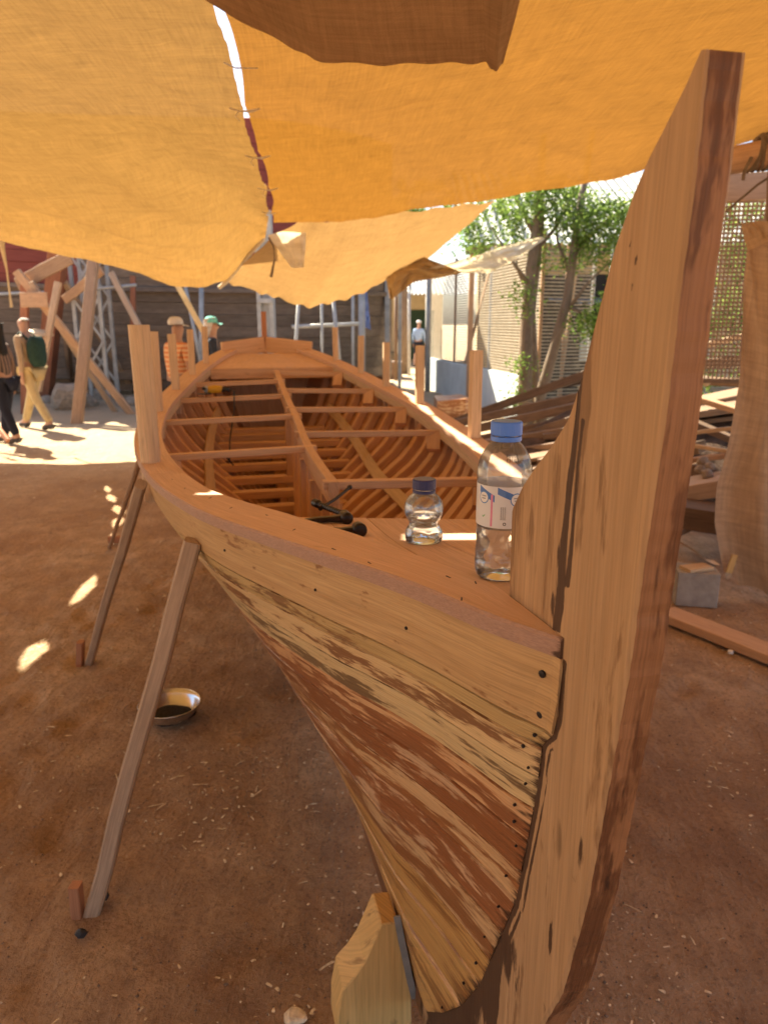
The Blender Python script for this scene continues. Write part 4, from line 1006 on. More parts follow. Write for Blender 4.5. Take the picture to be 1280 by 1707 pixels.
lt = thing('lattice_screen', 'brown woven lattice screen behind the stem at the right', 'screen', tuple(atz(1220, 800)))
gh, gv_ = [], []
x0, x1 = 2.35, 3.6
for i in range(46): z = 1.25 + i * .033; gh.append(bar((x0, 6.3 + .004 * (i % 2), z), (x1, 6.1, z), .008, .014, ch=.001))
for i in range(40): x = x0 + .032 * i; gv_.append(bar((x, 6.3 - (x - x0) * .16, 1.2), (x, 6.3 - (x - x0) * .16, 2.78), .014, .008, (0, 1, 0), ch=.001))
o = obj('woven_strips', join(gh + gv_), 'pile', lt, kind='stuff')
obj('lattice_frame', join([bar((x0, 6.32, 1.18), (x1, 6.12, 1.18), .03, .04)]), 'pile', lt)
cbp = atz(1170, 1013)
def oblk(cx, cy, w, d, h, rot):
    c_, s_ = math.cos(rot), math.sin(rot); a = V3((c_, s_, 0)); b = V3((-s_, c_, 0)); cc = V3((cx, cy, 0))
    return sweep([rect_ring(cc + V3((0, 0, z)), a, b, w, d, .006) for z in (-.01, h)])
obj('concrete_block', oblk(cbp[0], cbp[1] + .14, .24, .20, .20, R(-12)), 'concrete', None, 'grey concrete block on the earth right of the stem', 'block')
ct = V3((cbp[0], cbp[1] + .14, .20))
obj('wood_offcut', bar(ct + V3((-.09, -.05, .012)), ct + V3((.07, .0, .014)), .10, .02, ch=.002), 'light', None, 'flat wood offcut lying on the concrete block', 'offcut')
def curl(u, v): return ct + V3((-.10 + .26 * u, .03 + .10 * v, .03 + .13 * (1 - u) ** 2 * (1 - .2 * v) + .02 * math.sin(u * 5)))
obj('bent_offcut', patch(curl, 12, 6), 'light', None, 'pale curled wood scrap leaning above the concrete block', 'offcut', smooth=True)
a, b = atz(1108, 1030), atz(1330, 1118)
obj('ground_plank', bar(V3((a[0], a[1], .028)), V3((b[0], b[1], .028)), .15, .05, ch=.004, segs=4, wob=.001), 'beam', None, 'thick sawn plank lying on the ground right of the stem', 'plank')
p_ = atz(1215, 1088)
obj('bottle_lid', lathe([(.013, 0), (.0145, .001), (.0145, .013), (.013, .0145), (.0005, .0145)], 20, (p_[0], p_[1] - .01, .002)), 'whitecap', None, 'small white bottle lid on the ground by the sawn plank', 'lid')
# heap of old lumber behind the stem
ORD = ['first from the left', 'second from the left', 'third from the left', 'fourth from the left', 'fifth from the left', 'sixth from the left', 'seventh from the left', 'eighth from the left', 'ninth from the left', 'tenth from the left', 'lowest plank', 'topmost short plank']
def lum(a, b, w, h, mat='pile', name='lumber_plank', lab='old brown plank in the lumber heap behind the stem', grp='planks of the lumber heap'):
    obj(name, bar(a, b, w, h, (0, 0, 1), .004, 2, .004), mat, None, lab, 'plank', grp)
for i, (u0, v0, u1, v1, Y0, Y1, w, h) in enumerate((
    (735, 712, 1010, 612, 9.6, 8.6, .26, .05), (760, 706, 1060, 640, 9.2, 8.2, .24, .05), (745, 725, 1090, 650, 9.0, 7.8, .28, .05), (790, 735, 1080, 672, 8.6, 7.6, .22, .05),
    (770, 748, 1100, 694, 8.3, 7.2, .25, .06), (850, 735, 1120, 650, 8.2, 7.0, .20, .05), (830, 757, 1130, 715, 7.9, 6.8, .22, .05), (880, 768, 1150, 700, 7.6, 6.6, .16, .05),
    (870, 790, 1170, 745, 7.2, 6.2, .20, .05), (900, 770, 1140, 790, 7.0, 6.2, .10, .04), (890, 812, 1180, 780, 6.8, 5.9, .16, .05), (940, 640, 1120, 600, 9.2, 8.6, .2, .05))):
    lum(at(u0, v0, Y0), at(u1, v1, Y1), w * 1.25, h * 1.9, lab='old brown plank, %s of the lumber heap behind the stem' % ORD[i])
SCR = ['brown board slanting down right beside the burlap', 'square dark timber end high in the scrap pile', 'thin pale stick highest in the scrap pile', 'dark square timber below the highest stick', 'upper pale lath beside the burlap edge', 'lower pale lath beside the burlap edge', 'short brown lath under the two pale laths', 'dark stick rising to the right low in the scrap pile', 'lowest dark stick rising to the right', 'wide dark board tilted in the middle of the scrap pile', 'wide dark slab at the foot of the scrap pile', 'wide grey slab lying on the lowest slab']
for i, (u0, v0, u1, v1, Y0, Y1, w, h, m) in enumerate((
    (1130, 655, 1245, 690, 6.6, 6.2, .12, .05, 'shore'), (1130, 610, 1250, 600, 7.4, 7.0, .10, .10, 'pile'), (1140, 585, 1240, 560, 7.4, 7.0, .05, .05, 'light'), (1130, 632, 1260, 640, 7.0, 6.6, .12, .07, 'pile'),
    (1150, 722, 1240, 712, 5.9, 5.7, .04, .03, 'light'), (1150, 742, 1230, 755, 5.8, 5.6, .04, .03, 'light'), (1148, 768, 1230, 758, 5.7, 5.6, .06, .04, 'shore'), (1120, 870, 1215, 800, 5.2, 5.4, .08, .05, 'pile'),
    (1118, 890, 1220, 838, 5.0, 5.2, .09, .05, 'pile'), (1120, 690, 1240, 740, 6.3, 6.1, .30, .05, 'pile'), (1110, 850, 1230, 868, 5.2, 5.0, .35, .16, 'pile'), (1120, 820, 1235, 800, 5.5, 5.3, .4, .12, 'grey'))):
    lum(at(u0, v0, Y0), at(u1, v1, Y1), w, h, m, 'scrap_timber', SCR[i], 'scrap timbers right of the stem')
for i in range(16):
    a_ = V3((rnd(1.2, 2.6), rnd(7.2, 8.6), 0)); a_[2] = .12 + .30 * max(0, a_[0] - 1.0) + .05 * (i % 4); d_ = unit((1, rnd(-.12, .06), rnd(.14, .24))); L_ = rnd(1.2, 2.2)
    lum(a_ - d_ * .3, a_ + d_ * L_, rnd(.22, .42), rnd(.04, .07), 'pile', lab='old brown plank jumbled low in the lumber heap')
def mound(name, cx, cy, rx, ry, h, mat, label, seed):
    f = lambda u, v: (cx + rx * (2 * u - 1), cy + ry * (2 * v - 1), -.02 + h * max(0, math.cos((2 * u - 1) * math.pi / 2) * math.cos((2 * v - 1) * math.pi / 2)) ** .7 * (1 + .35 * nz(u * 5, v * 5, seed)) + .04 * nz(u * 14, v * 14, seed) * math.sin(math.pi * u) * math.sin(math.pi * v))
    obj(name, patch(f, 30, 30), mat, None, label, 'rubble', kind='stuff')
M['rubble'] = plain('rubble', (.085, .055, .038), .95, 0, .1, .6, 7, .05)  # very dark tone paints in the shade beneath the planks
mound('rubble_heap', 3.35, 8.0, 2.5, 1.5, .85, 'rubble', 'heap of rubble under the lumber, painted dark for the shade beneath the planks', 3)
for i, (u, v, Y, r) in enumerate(((1172, 770, 5.6, .05), (1182, 778, 5.5, .04), (1166, 782, 5.5, .04), (1178, 790, 5.4, .045), (1175, 635, 6.6, .05))):
    q = at(u, v, Y); rock('pebble', q, r, 'stone', 'grey stone caught among the scrap timbers', 'stone', 'stones among the scrap timbers', i, .9)
# ------------------------------------------------------------------ background: the big hull on the left
dh = thing('wooden_ship', 'large old plank built ship hull standing in the yard behind the stern', 'ship', (-6, 17, 0))
def dhp(x, z):
    sh = .004 * (x + 3.5) ** 2 * min(1, z / 2.6) - .01 * (x + 3.5)
    y = 17.4 - .42 * min(z, 3) + .05 * min(z, 3) ** 2 + .03 * max(0, z - 3) + (max(0, x + 3.2) ** 2) * .22
    return V3((x, y, z + sh))
zl = [.35 + .245 * i for i in range(23)]
for i in range(22):
    rings = []
    for k in range(37):
        x = -15 + 15.2 * k / 36; a, b = dhp(x, zl[i] + .006), dhp(x, zl[i + 1] - .006)
        off = V3((0, -.012 * ((i * 5) % 3) + .01 * nz(x * .7, i * 3.1), 0))
        rings.append([a + off, b + off, b + V3((0, .08, .03)), a + V3((0, .08 + .01 * (i % 2), -.03))])
    red = i >= 8
    fm = [(1 if (i >= 11 or (i >= 8 and f // 4 < 20)) else 0) for f in range(4 * (len(rings) - 1))] + [0, 0]
    obj('hull_plank', sweep(rings), ['hullgrey', 'hullred'], dh, label='plank painted red at the left' if i == 8 else None, faces_mat=fm)
obj('rubbing_strake', sweep([rect_ring(dhp(x, 2.32) + V3((0, -.10, 0)), V3((0, 1, 0)), V3((0, 0, 1)), .10, .10, .01) for x in np.linspace(-15, .1, 30)]), 'hullgrey', dh)
obj('ship_keel', box(-15, -.5, 17.6, 18.0, .1, .5), 'hullgrey', dh)
obj('hull_bilge', patch(lambda u, v: dhp(-15 + 15.2 * u, .36) + V3((0, .1 + 1.6 * v, -.25 * v)), 20, 4), 'hullgrey', dh)

# steel posts and frames in front of it
def steel(p0, p1, w, label, group='steel scaffold poles', name='scaffold_pole', mat='galv', cat='pole'):
    obj(name, tube([p0, p1], w / 2, 8), mat, None, label, cat, group, smooth=True)
def gnd(u, Y): q = at(u, 600, Y); return V3((q[0], Y, -.03))
tw = thing('lattice_tower', 'galvanised steel lattice tower standing before the big hull', 'tower', tuple(gnd(157, 15.2)))
tx = [gnd(133, 15.2), gnd(176, 15.2), gnd(192, 15.6), gnd(148, 15.6)]
for q in tx: obj('tower_leg', bar(q, q + V3((0, 0, 4.2)), .07, .07, (1, 0, 0), .004), 'galv', tw)
for k in range(5):
    z = .5 + .85 * k
    for a, b in ((0, 1), (2, 3)):
        obj('tower_brace', bar(tx[a] + V3((0, -.05, z)), tx[b] + V3((0, -.05, z + .8)), .02, .045, (0, 0, 1), .002), 'galv', tw)
        obj('tower_brace', bar(tx[b] + V3((0, -.03, z)), tx[a] + V3((0, -.03, z + .8)), .02, .045, (0, 0, 1), .002), 'galv', tw)
cw = thing('steel_column', 'paired grey steel column rising behind the stern staff', 'column', tuple(gnd(446, 14.2)))
for u in (437, 457): q = gnd(u, 14.2); obj('column_flange', box(q[0] - .04, q[0] + .04, 14.1, 14.35, -.02, 3.6), 'galv', cw)
q = gnd(447, 14.2); obj('column_web', box(q[0] - .08, q[0] + .08, 14.2, 14.24, -.02, 3.6), 'galv', cw)
for k in range(4): obj('column_tie', box(q[0] - .14, q[0] + .14, 14.06, 14.095, .6 + .7 * k, .68 + .7 * k), 'galv', cw)
steel(at(0, 490, 15.4), at(78, 487, 15.4), .06, 'horizontal steel pole behind the crossed timbers at far left')
steel(at(136, 484, 15), at(228, 475, 15), .06, 'horizontal steel pole tied to the lattice tower')
steel(gnd(482, 13.2) , at(500, 470, 13.2), .06, 'leaning pole just right of the steel column')
steel(gnd(536, 13.6), at(536, 470, 13.6), .05, 'upright pole left of the cross piece behind the stern')
steel(gnd(575, 13.4), at(553, 480, 13.4), .07, 'leaning pole crossing behind the starboard posts')
steel(gnd(588, 15), at(588, 470, 15), .06, 'slim upright pole at the right end of the cross piece')
steel(gnd(603, 15.4), at(603, 470, 15.4), .14, 'thick upright steel pipe left of the dark doorway')
steel(at(487, 545, 13.5), at(598, 540, 13.8), .07, 'horizontal cross piece joining the poles behind the stern')
steel(gnd(330, 15.5), at(336, 480, 15.5), .10, 'upright pipe behind the person in the teal cap')
steel(gnd(345, 15), at(308, 470, 15), .07, 'leaning pipe behind the person in the teal cap')
# timbers leaning against the big hull
def shore_t(u0, v0, Y0, u1, v1, Y1, w, mat, label, h=None, ground=True):
    a = at(u0, v0, Y0); b = atz(u1, v1) if ground else at(u1, v1, Y1)
    if ground: b = V3((b[0], b[1], -.04))
    obj('shoring_timber', bar(b, a, w, h or w * .8, (0, 1, 0), .008, 4, .006), mat, None, label, 'timber', 'timbers shoring the big hull')
shore_t(160, 400, 13.6, 128, 706, 0, .17, 'shore', 'tallest pale shore crossing in front of the lattice tower')
shore_t(28, 452, 13.5, 222, 690, 0, .13, 'shore', 'long timber slanting down right, upper of the crossed pair')
shore_t(52, 470, 13.5, 195, 686, 0, .10, 'grey', 'thinner timber slanting down right under the long one', .09)
shore_t(100, 395, 14.2, 74, 664, 0, .30, 'redpost', 'thick reddish post leaning beside the crossed timbers')
shore_t(98, 470, 13.2, 64, 652, 13.0, .10, 'grey', 'gnarled silvery branch lashed to the reddish post', .1, False)
shore_t(108, 470, 14.8, 228, 655, 0, .11, 'grey', 'grey timber slanting behind the tallest shore')
shore_t(186, 455, 15, 240, 560, 14.6, .11, 'grey', 'weathered strut slanting above the thick rail post', None, False)
shore_t(290, 465, 13.0, 372, 610, 12.0, .085, 'pine', 'orange batten slanting between the two capped visitors', .06, False)
shore_t(222, 460, 15.6, 222, 560, 15.6, .10, 'redpost', 'short upright brown timber against the dark hull', None, False)
shore_t(30, 475, 13.8, 118, 428, 13.4, .24, 'shore', 'broad pale plank bolted across the top of the trestle', .05, False)
shore_t(108, 500, 13.9, 170, 450, 13.6, .16, 'shore', 'second broad plank crossing toward the tower', .05, False)
shore_t(42, 475, 13.7, 42, 690, 0, .13, 'redpost', 'upright timber leg of the trestle at far left')
shore_t(35, 500, 13.4, 80, 500, 13.4, .26, 'shore', 'short brown board across the trestle leg', .04, False)
shore_t(112, 560, 14.3, 120, 650, 0, .12, 'pile', 'dark stub post among the rocks below the hull')
shore_t(-20, 690, 9.6, 14, 735, 9.2, .06, 'peg', 'short orange stick leaning at the far left edge', .04, False)
obj('round_board', lathe([(.30, 0), (.28, .05), (.16, .10), (.02, .12)], 20, at(60, 560, 13.2)), 'light', None, 'pale round wooden board resting on the trestle', 'board', smooth=True)
for i in range(16):
    u = 60 + i * 38 + rnd(-14, 14); Y = rnd(15.0, 16.6); q = gnd(u, Y); r = rnd(.10, .30)
    rock('rock', (q[0], Y, r * .35), r, 'stone', 'rough stone, %s from the left along the foot of the big hull' % 'first second third fourth fifth sixth seventh eighth ninth tenth eleventh twelfth thirteenth fourteenth fifteenth sixteenth'.split()[i], 'rock', 'rocks along the foot of the big hull', i * 3, .8)
q = gnd(108, 14.6); rock('boulder', (q[0], 14.6, .22), .36, 'stone', 'largest pale boulder by the reddish leaning post', 'rock', None, 77, .9)

# ------------------------------------------------------------------ background centre: shed, doorway, poles
sh = thing('open_shed', 'pale plastered shed with corrugated roof at the far end of the yard', 'shed', (0.5, 33, 0))
obj('shed_wall', box(-5, 2.6, 34, 34.3, 0, 3.0), 'sandwall', sh)
obj('shed_wall', box(4.4, 14, 34, 34.3, 0, 3.0), 'sandwall', sh)
dr = obj('green_door', box(1.0, 2.2, 33.93, 33.99, .05, 2.2), 'greendoor', sh)
obj('door_frame', join([box(.92, 1.0, 33.9, 33.99, 0, 2.3)]), 'galv', sh)
obj('low_bench', box(-.2, 1.0, 33.3, 33.7, .35, .42), 'pile', sh)
def corr(x0, x1, y0, y1, z0, z1, n=90, amp=.035, pitch=.16):
    f = lambda u, v: (x0 + (x1 - x0) * u, y0 + (y1 - y0) * v, z0 + (z1 - z0) * v + amp * math.sin(2 * math.pi * (x1 - x0) * u / pitch))
    return patch(f, int((x1 - x0) / pitch * 6), 1)
obj('corrugated_roof', corr(-5.5, 15, 30.5, 36, 2.75, 3.9), 'roof', sh)
wl = thing('timber_cabin', 'dark timber cabin front beside the steel poles in the middle distance', 'cabin', (-.6, 20, 0))
for k in range(9):
    x = -1.55 + .17 * k; obj('wall_board', box(x, x + .16, 19.6 + .01 * (k % 2), 19.66 + .01 * (k % 2), .05, 2.7), ('redpost', 'pile', 'shore', 'pile')[k % 4], wl)
obj('cabin_post', box(.02, .14, 18.9, 19.0, 0, 3.0), 'galv', wl); obj('cabin_post', box(.36, .44, 19.2, 19.3, 0, 3.0), 'galv', wl)
obj('dark_doorway', box(-.02, .95, 20.6, 20.7, 0, 2.4), 'room_shade', wl) if False else None
obj('cabin_step', box(-.55, .55, 22.6, 23.6, 0, .5), 'pile', wl)
obj('blue_tarp', poly_patch([at(597, 492, 17.5), at(612, 486, 17.4)], [at(608, 545, 17.5), at(618, 550, 17.4)], 6, 10, .06, 5), plain('blue_sheet', (.28, .34, .55), .7), None, 'pale blue sheet hanging beside the dark cabin', 'sheet')
steel(gnd(682, 24), at(682, 470, 24), .09, 'slim grey pole by the far green door', 'poles in the middle distance')
steel(gnd(660, 22), at(660, 470, 22), .10, 'dark pole left of the far visitors', 'poles in the middle distance', mat='pile')
steel(gnd(713, 18.4), at(715, 440, 18.4), .14, 'tall grey corner pole of the reed fence', 'poles in the middle distance')
# ------------------------------------------------------------------ low wall with reed screens, right of centre
A0, A1, A2 = V3((1.16, 19.6, 0)), V3((2.45, 11.9, 0)), V3((5.2, 13.4, 0))
def wallbox(a, b, z0, z1, th): return bar(V3((a[0], a[1], (z0 + z1) / 2)), V3((b[0], b[1], (z0 + z1) / 2)), th, z1 - z0, (0, 0, 1), .01)
obj('low_wall', wallbox(A0, A1, -.05, .78, .18), 'plaster', None, 'low pale blue plastered wall under the reed fence', 'wall')
def reed(a, b, z0, z1, label, pitch=.05, posts=4):
    t = thing('reed_screen', label, 'screen', tuple((a + b) / 2), 'reed screens')
    sl_ = []
    n = int((z1 - z0) / pitch)
    for i in range(n):
        z = z0 + i * pitch; j = rnd(-.006, .006)
        sl_.append(bar(V3((a[0], a[1] + j, z)), V3((b[0], b[1] + j, z + rnd(-.002, .002))), .012, pitch * .5, (0, 0, 1), .002))
    obj('reed_slats', join(sl_), 'reed', t, kind='stuff')
    for k in range(posts):
        q = a + (b - a) * k / (posts - 1); obj('screen_post', bar(V3((q[0], q[1] + .04, z0 - .04)), V3((q[0], q[1] + .04, z1 + .02)), .05, .05, (1, 0, 0)), 'shore' if k % 2 else 'galv', t)
    d = b - a
    obj('screen_brace', bar(V3((a + d * .45)) + V3((0, .06, z0)), V3((a + d * .7)) + V3((0, .06, z1)), .05, .05), 'grey', t)
reed(A0, A1, .80, 3.0, 'reed screen on the low wall, left of the tree trunks')
B0, B1 = V3((2.6, 12.9, 0)), V3((3.62, 13.3, 0))
reed(B0, B1, .15, 2.9, 'tall reed screen standing behind the tree trunks', .06, 3)
C0, C1 = V3((4.0, 13.6, 0)), V3((7.2, 14.5, 0))
reed(C0, C1, .15, 3.0, 'reed screen right of the dark gateway behind the stem', .06, 4)
obj('gate_shade', box(3.2, 5.4, 15.6, 15.8, 0, 2.6), 'room_shade', None, 'near-black panel painted as the shade inside the gateway between reed screens', 'wall')  # dark sheet in place of the shade inside the gateway
obj('gate_curtain', box(3.98, 4.16, 15.35, 15.40, .9, 1.9), 'plaster', None, 'pale strip of cloth hanging in the dark gateway', 'curtain')
gc = thing('wooden_chair', 'plain pale wooden chair standing in the dark gateway', 'chair', (3.85, 13.9, 0))
for x, y, h in ((3.68, 13.75, .45), (3.98, 13.75, .95), (3.68, 14.05, .45), (3.98, 14.05, .95)): obj('leg', box(x, x + .04, y, y + .04, 0, h), 'light', gc)
obj('seat', box(3.66, 4.04, 13.73, 14.11, .455, .49), 'light', gc); obj('backrest', box(3.985, 4.015, 13.80, 14.04, .8, .93), 'light', gc)
rf = thing('tin_roof', 'pale corrugated roof seen above the reed screens', 'roof', (5, 16, 0))
obj('corrugated_sheet', corr(1.6, 9.5, 15.2, 19.5, 3.15, 5.2, pitch=.22, amp=.04), 'roof', rf)
obj('eave_board', box(1.6, 9.5, 15.25, 15.35, 2.95, 3.1), 'pile', rf)
for x in (1.7, 4.6, 7.5): obj('roof_post', box(x, x + .1, 15.4, 15.5, 0, 3.05), 'shore', rf)
obj('small_awning', corr(3.3, 4.6, 14.6, 15.5, 2.02, 2.12, pitch=.16, amp=.03), 'roof', None, 'small scalloped tin awning above the dark gateway', 'awning')
obj('back_wall', box(2.4, 14, 19.6, 19.9, 0, 3.6), 'sandwall', None, 'sand coloured wall far behind the reed screens', 'wall')
gb = atz(735, 680)
def wedge(): return sweep([[V3((x, y0, .0)), V3((x, y0 + w, .0)), V3((x, y0 + w, h)), V3((x, y0, h))] for x, y0, w, h in ((.95, 13.2, 1.0, .30), (1.45, 13.2, .9, .34), (1.62, 13.5, .2, .30))])
obj('skiff_bow', wedge(), 'redst', None, 'brown wedge shaped timber bow lying beyond the starboard rail', 'timber')

# ------------------------------------------------------------------ trees in front of the screens
def tree(label, base, trunk, limbs, clusters, rad, group='trees by the reed screens', leaf=.045):
    t = thing('slender_tree', label, 'tree', tuple(base), group)
    n = len(trunk); obj('trunk', tube([V3(p) for p in trunk], [rad * (1 - .55 * i / (n - 1)) for i in range(n)], 10), 'branch', t, smooth=True)
    for l in limbs: obj('limb', tube([V3(p) for p in l], [rad * .32 * (1 - .75 * i / (len(l) - 1)) for i in range(len(l))], 6), 'branch', t, smooth=True)
    Vv, F, UV, tint = [], [], [], []
    for (c, r, cnt) in clusters:
        c = V3(c)
        subs = [(c + V3((rnd(-1, 1) * r[0], rnd(-1, 1) * r[1], rnd(-1, 1) * r[2])) * .75, rnd(.10, .24)) for _ in range(max(5, cnt // 70))]
        for _ in range(cnt):
            sc, sr = random.choice(subs); d = V3((random.gauss(0, 1), random.gauss(0, 1), random.gauss(0, .8))) * sr * .62
            p = sc + d; L = leaf * rnd(.6, 1.5); a = unit((rnd(-1, 1), rnd(-1, 1), rnd(-.8, .5))); b = unit(np.cross(a, (rnd(-1, 1), rnd(-1, 1), rnd(-1, 1)))) * L * .32
            k = len(Vv); Vv.extend([p, p + a * L * .5 + b, p + a * L, p + a * L * .5 - b]); F.append((k, k + 1, k + 2, k + 3)); UV.extend([(0, 0)] * 4)
            ti = min(1, max(0, random.gauss(.45, .25))); tint.extend([ti] * 4)
    obj('crown', (Vv, F, UV), 'leaf', t, attr={'tint': tint}, kind='stuff')
T1 = [(2.14, 11.2, -.05), (2.12, 11.2, .7), (2.10, 11.25, 1.5), (2.13, 11.3, 2.3), (2.2, 11.3, 3.1), (2.22, 11.3, 4.2)]
tree('dark ivy clad tree trunk left of the leaning one', (2.14, 11.2, 0), T1,
     [[(2.1, 11.25, 2.2), (1.8, 11.3, 2.6), (1.55, 11.4, 3.0)], [(2.15, 11.3, 2.6), (2.5, 11.4, 3.0), (2.7, 11.5, 3.4)], [(2.16, 11.3, 2.9), (1.9, 11.5, 3.4), (1.8, 11.6, 3.9)]],
     [((1.6, 11.5, 3.05), (.55, .4, .35), 2000), ((2.3, 11.4, 3.3), (.8, .5, .45), 3800), ((1.98, 11.15, .75), (.12, .12, .55), 500), ((1.95, 11.1, 1.9), (.2, .12, .35), 320), ((1.2, 11.6, 2.85), (.45, .3, .25), 500)], .12)
T2 = [(2.42, 11.25, -.05), (2.36, 11.25, .55), (2.5, 11.2, 1.2), (2.66, 11.15, 2.0), (2.72, 11.1, 2.9), (2.85, 11.1, 4.2)]
tree('tree leaning right with feathery green crown behind the stem', (2.42, 11.25, 0), T2,
     [[(2.6, 11.2, 1.7), (2.9, 11.0, 2.2), (3.3, 10.9, 2.6)], [(2.68, 11.1, 2.3), (2.5, 11.3, 2.8), (2.45, 11.4, 3.4)], [(2.7, 11.1, 2.6), (3.2, 11.2, 3.1), (3.7, 11.3, 3.3)], [(2.64, 11.15, 1.9), (2.95, 11.0, 1.75), (3.25, 10.9, 1.6)]],
     [((3.2, 11.0, 2.85), (.75, .5, .6), 6500), ((3.9, 11.0, 3.0), (.6, .5, .5), 2000), ((3.05, 10.9, 1.75), (.4, .3, .3), 2200), ((2.5, 11.2, 3.3), (.5, .4, .35), 1100), ((3.55, 10.9, 1.95), (.3, .3, .3), 600)], .10)
T3 = [(2.33, 11.45, -.05), (2.3, 11.45, .9), (2.22, 11.5, 1.8), (2.3, 11.5, 3.0), (2.25, 11.5, 4.0)]
tree('slim middle tree stem between the two trunks', (2.33, 11.45, 0), T3, [[(2.22, 11.5, 1.9), (2.0, 11.6, 2.4), (1.95, 11.7, 2.8)]], [((2.5, 11.6, 2.6), (.3, .3, .4), 350)], .075)
TF = [(.6, 25, -.05), (.7, 25, 2.0), (.5, 25, 4.0), (.6, 25.2, 6.0)]
tree('tall leafy tree far behind the sagging pale cloth', (.6, 25, 0), TF, [[(.6, 25, 3.2), (-.6, 25, 4.4), (-1.2, 25, 5.2)], [(.5, 25, 3.6), (1.8, 25, 4.8), (2.4, 25, 5.4)]], [((-.6, 25, 5.0), (1.4, .8, .7), 2600), ((1.6, 25, 5.3), (1.5, .8, .8), 2600)], .2, 'trees by the reed screens', .10)
TB = [(6.5, 9.5, -.05), (6.4, 9.5, 1.5), (6.6, 9.5, 3.0), (6.5, 9.6, 4.5)]
tree('bushy tree behind the lattice at the right edge', (6.5, 9.5, 0), TB, [[(6.5, 9.5, 2.2), (5.6, 9.3, 2.6)], [(6.5, 9.5, 2.6), (7.4, 9.5, 3.1)]], [((4.35, 9.2, 2.3), (.8, .4, 1.0), 4200), ((4.3, 9.0, 1.3), (.8, .4, .5), 1500), ((6.5, 9.5, 3.6), (1.5, 1, 1), 1600)], .14, leaf=.05)

# ------------------------------------------------------------------ people
def skin_geo(J, Ed, root, sub=2):
    bm = bmesh.new(); ly = bm.verts.layers.skin.verify(); names = list(J); vs = {}
    for n_ in names:
        p, r = J[n_]; v = bm.verts.new(p); v[ly].radius = (r, r) if not hasattr(r, '__len__') else r; v[ly].use_root = (n_ == root); vs[n_] = v
    for a, b in Ed: bm.edges.new((vs[a], vs[b]))
    me = bpy.data.meshes.new('s'); bm.to_mesh(me); bm.free(); ob = bpy.data.objects.new('s', me); COL.objects.link(ob)
    ob.modifiers.new('k', 'SKIN').use_smooth_shade = True; ss = ob.modifiers.new('d', 'SUBSURF'); ss.levels = sub
    bpy.context.view_layer.update(); ev = ob.evaluated_get(bpy.context.evaluated_depsgraph_get()); m2 = ev.to_mesh()
    Vv = [tuple(v.co) for v in m2.vertices]; F = [tuple(p.vertices) for p in m2.polygons]
    bpy.data.objects.remove(ob); bpy.data.meshes.remove(me)
    return Vv, F, [(v * 0, 0) for f in F for v in f]
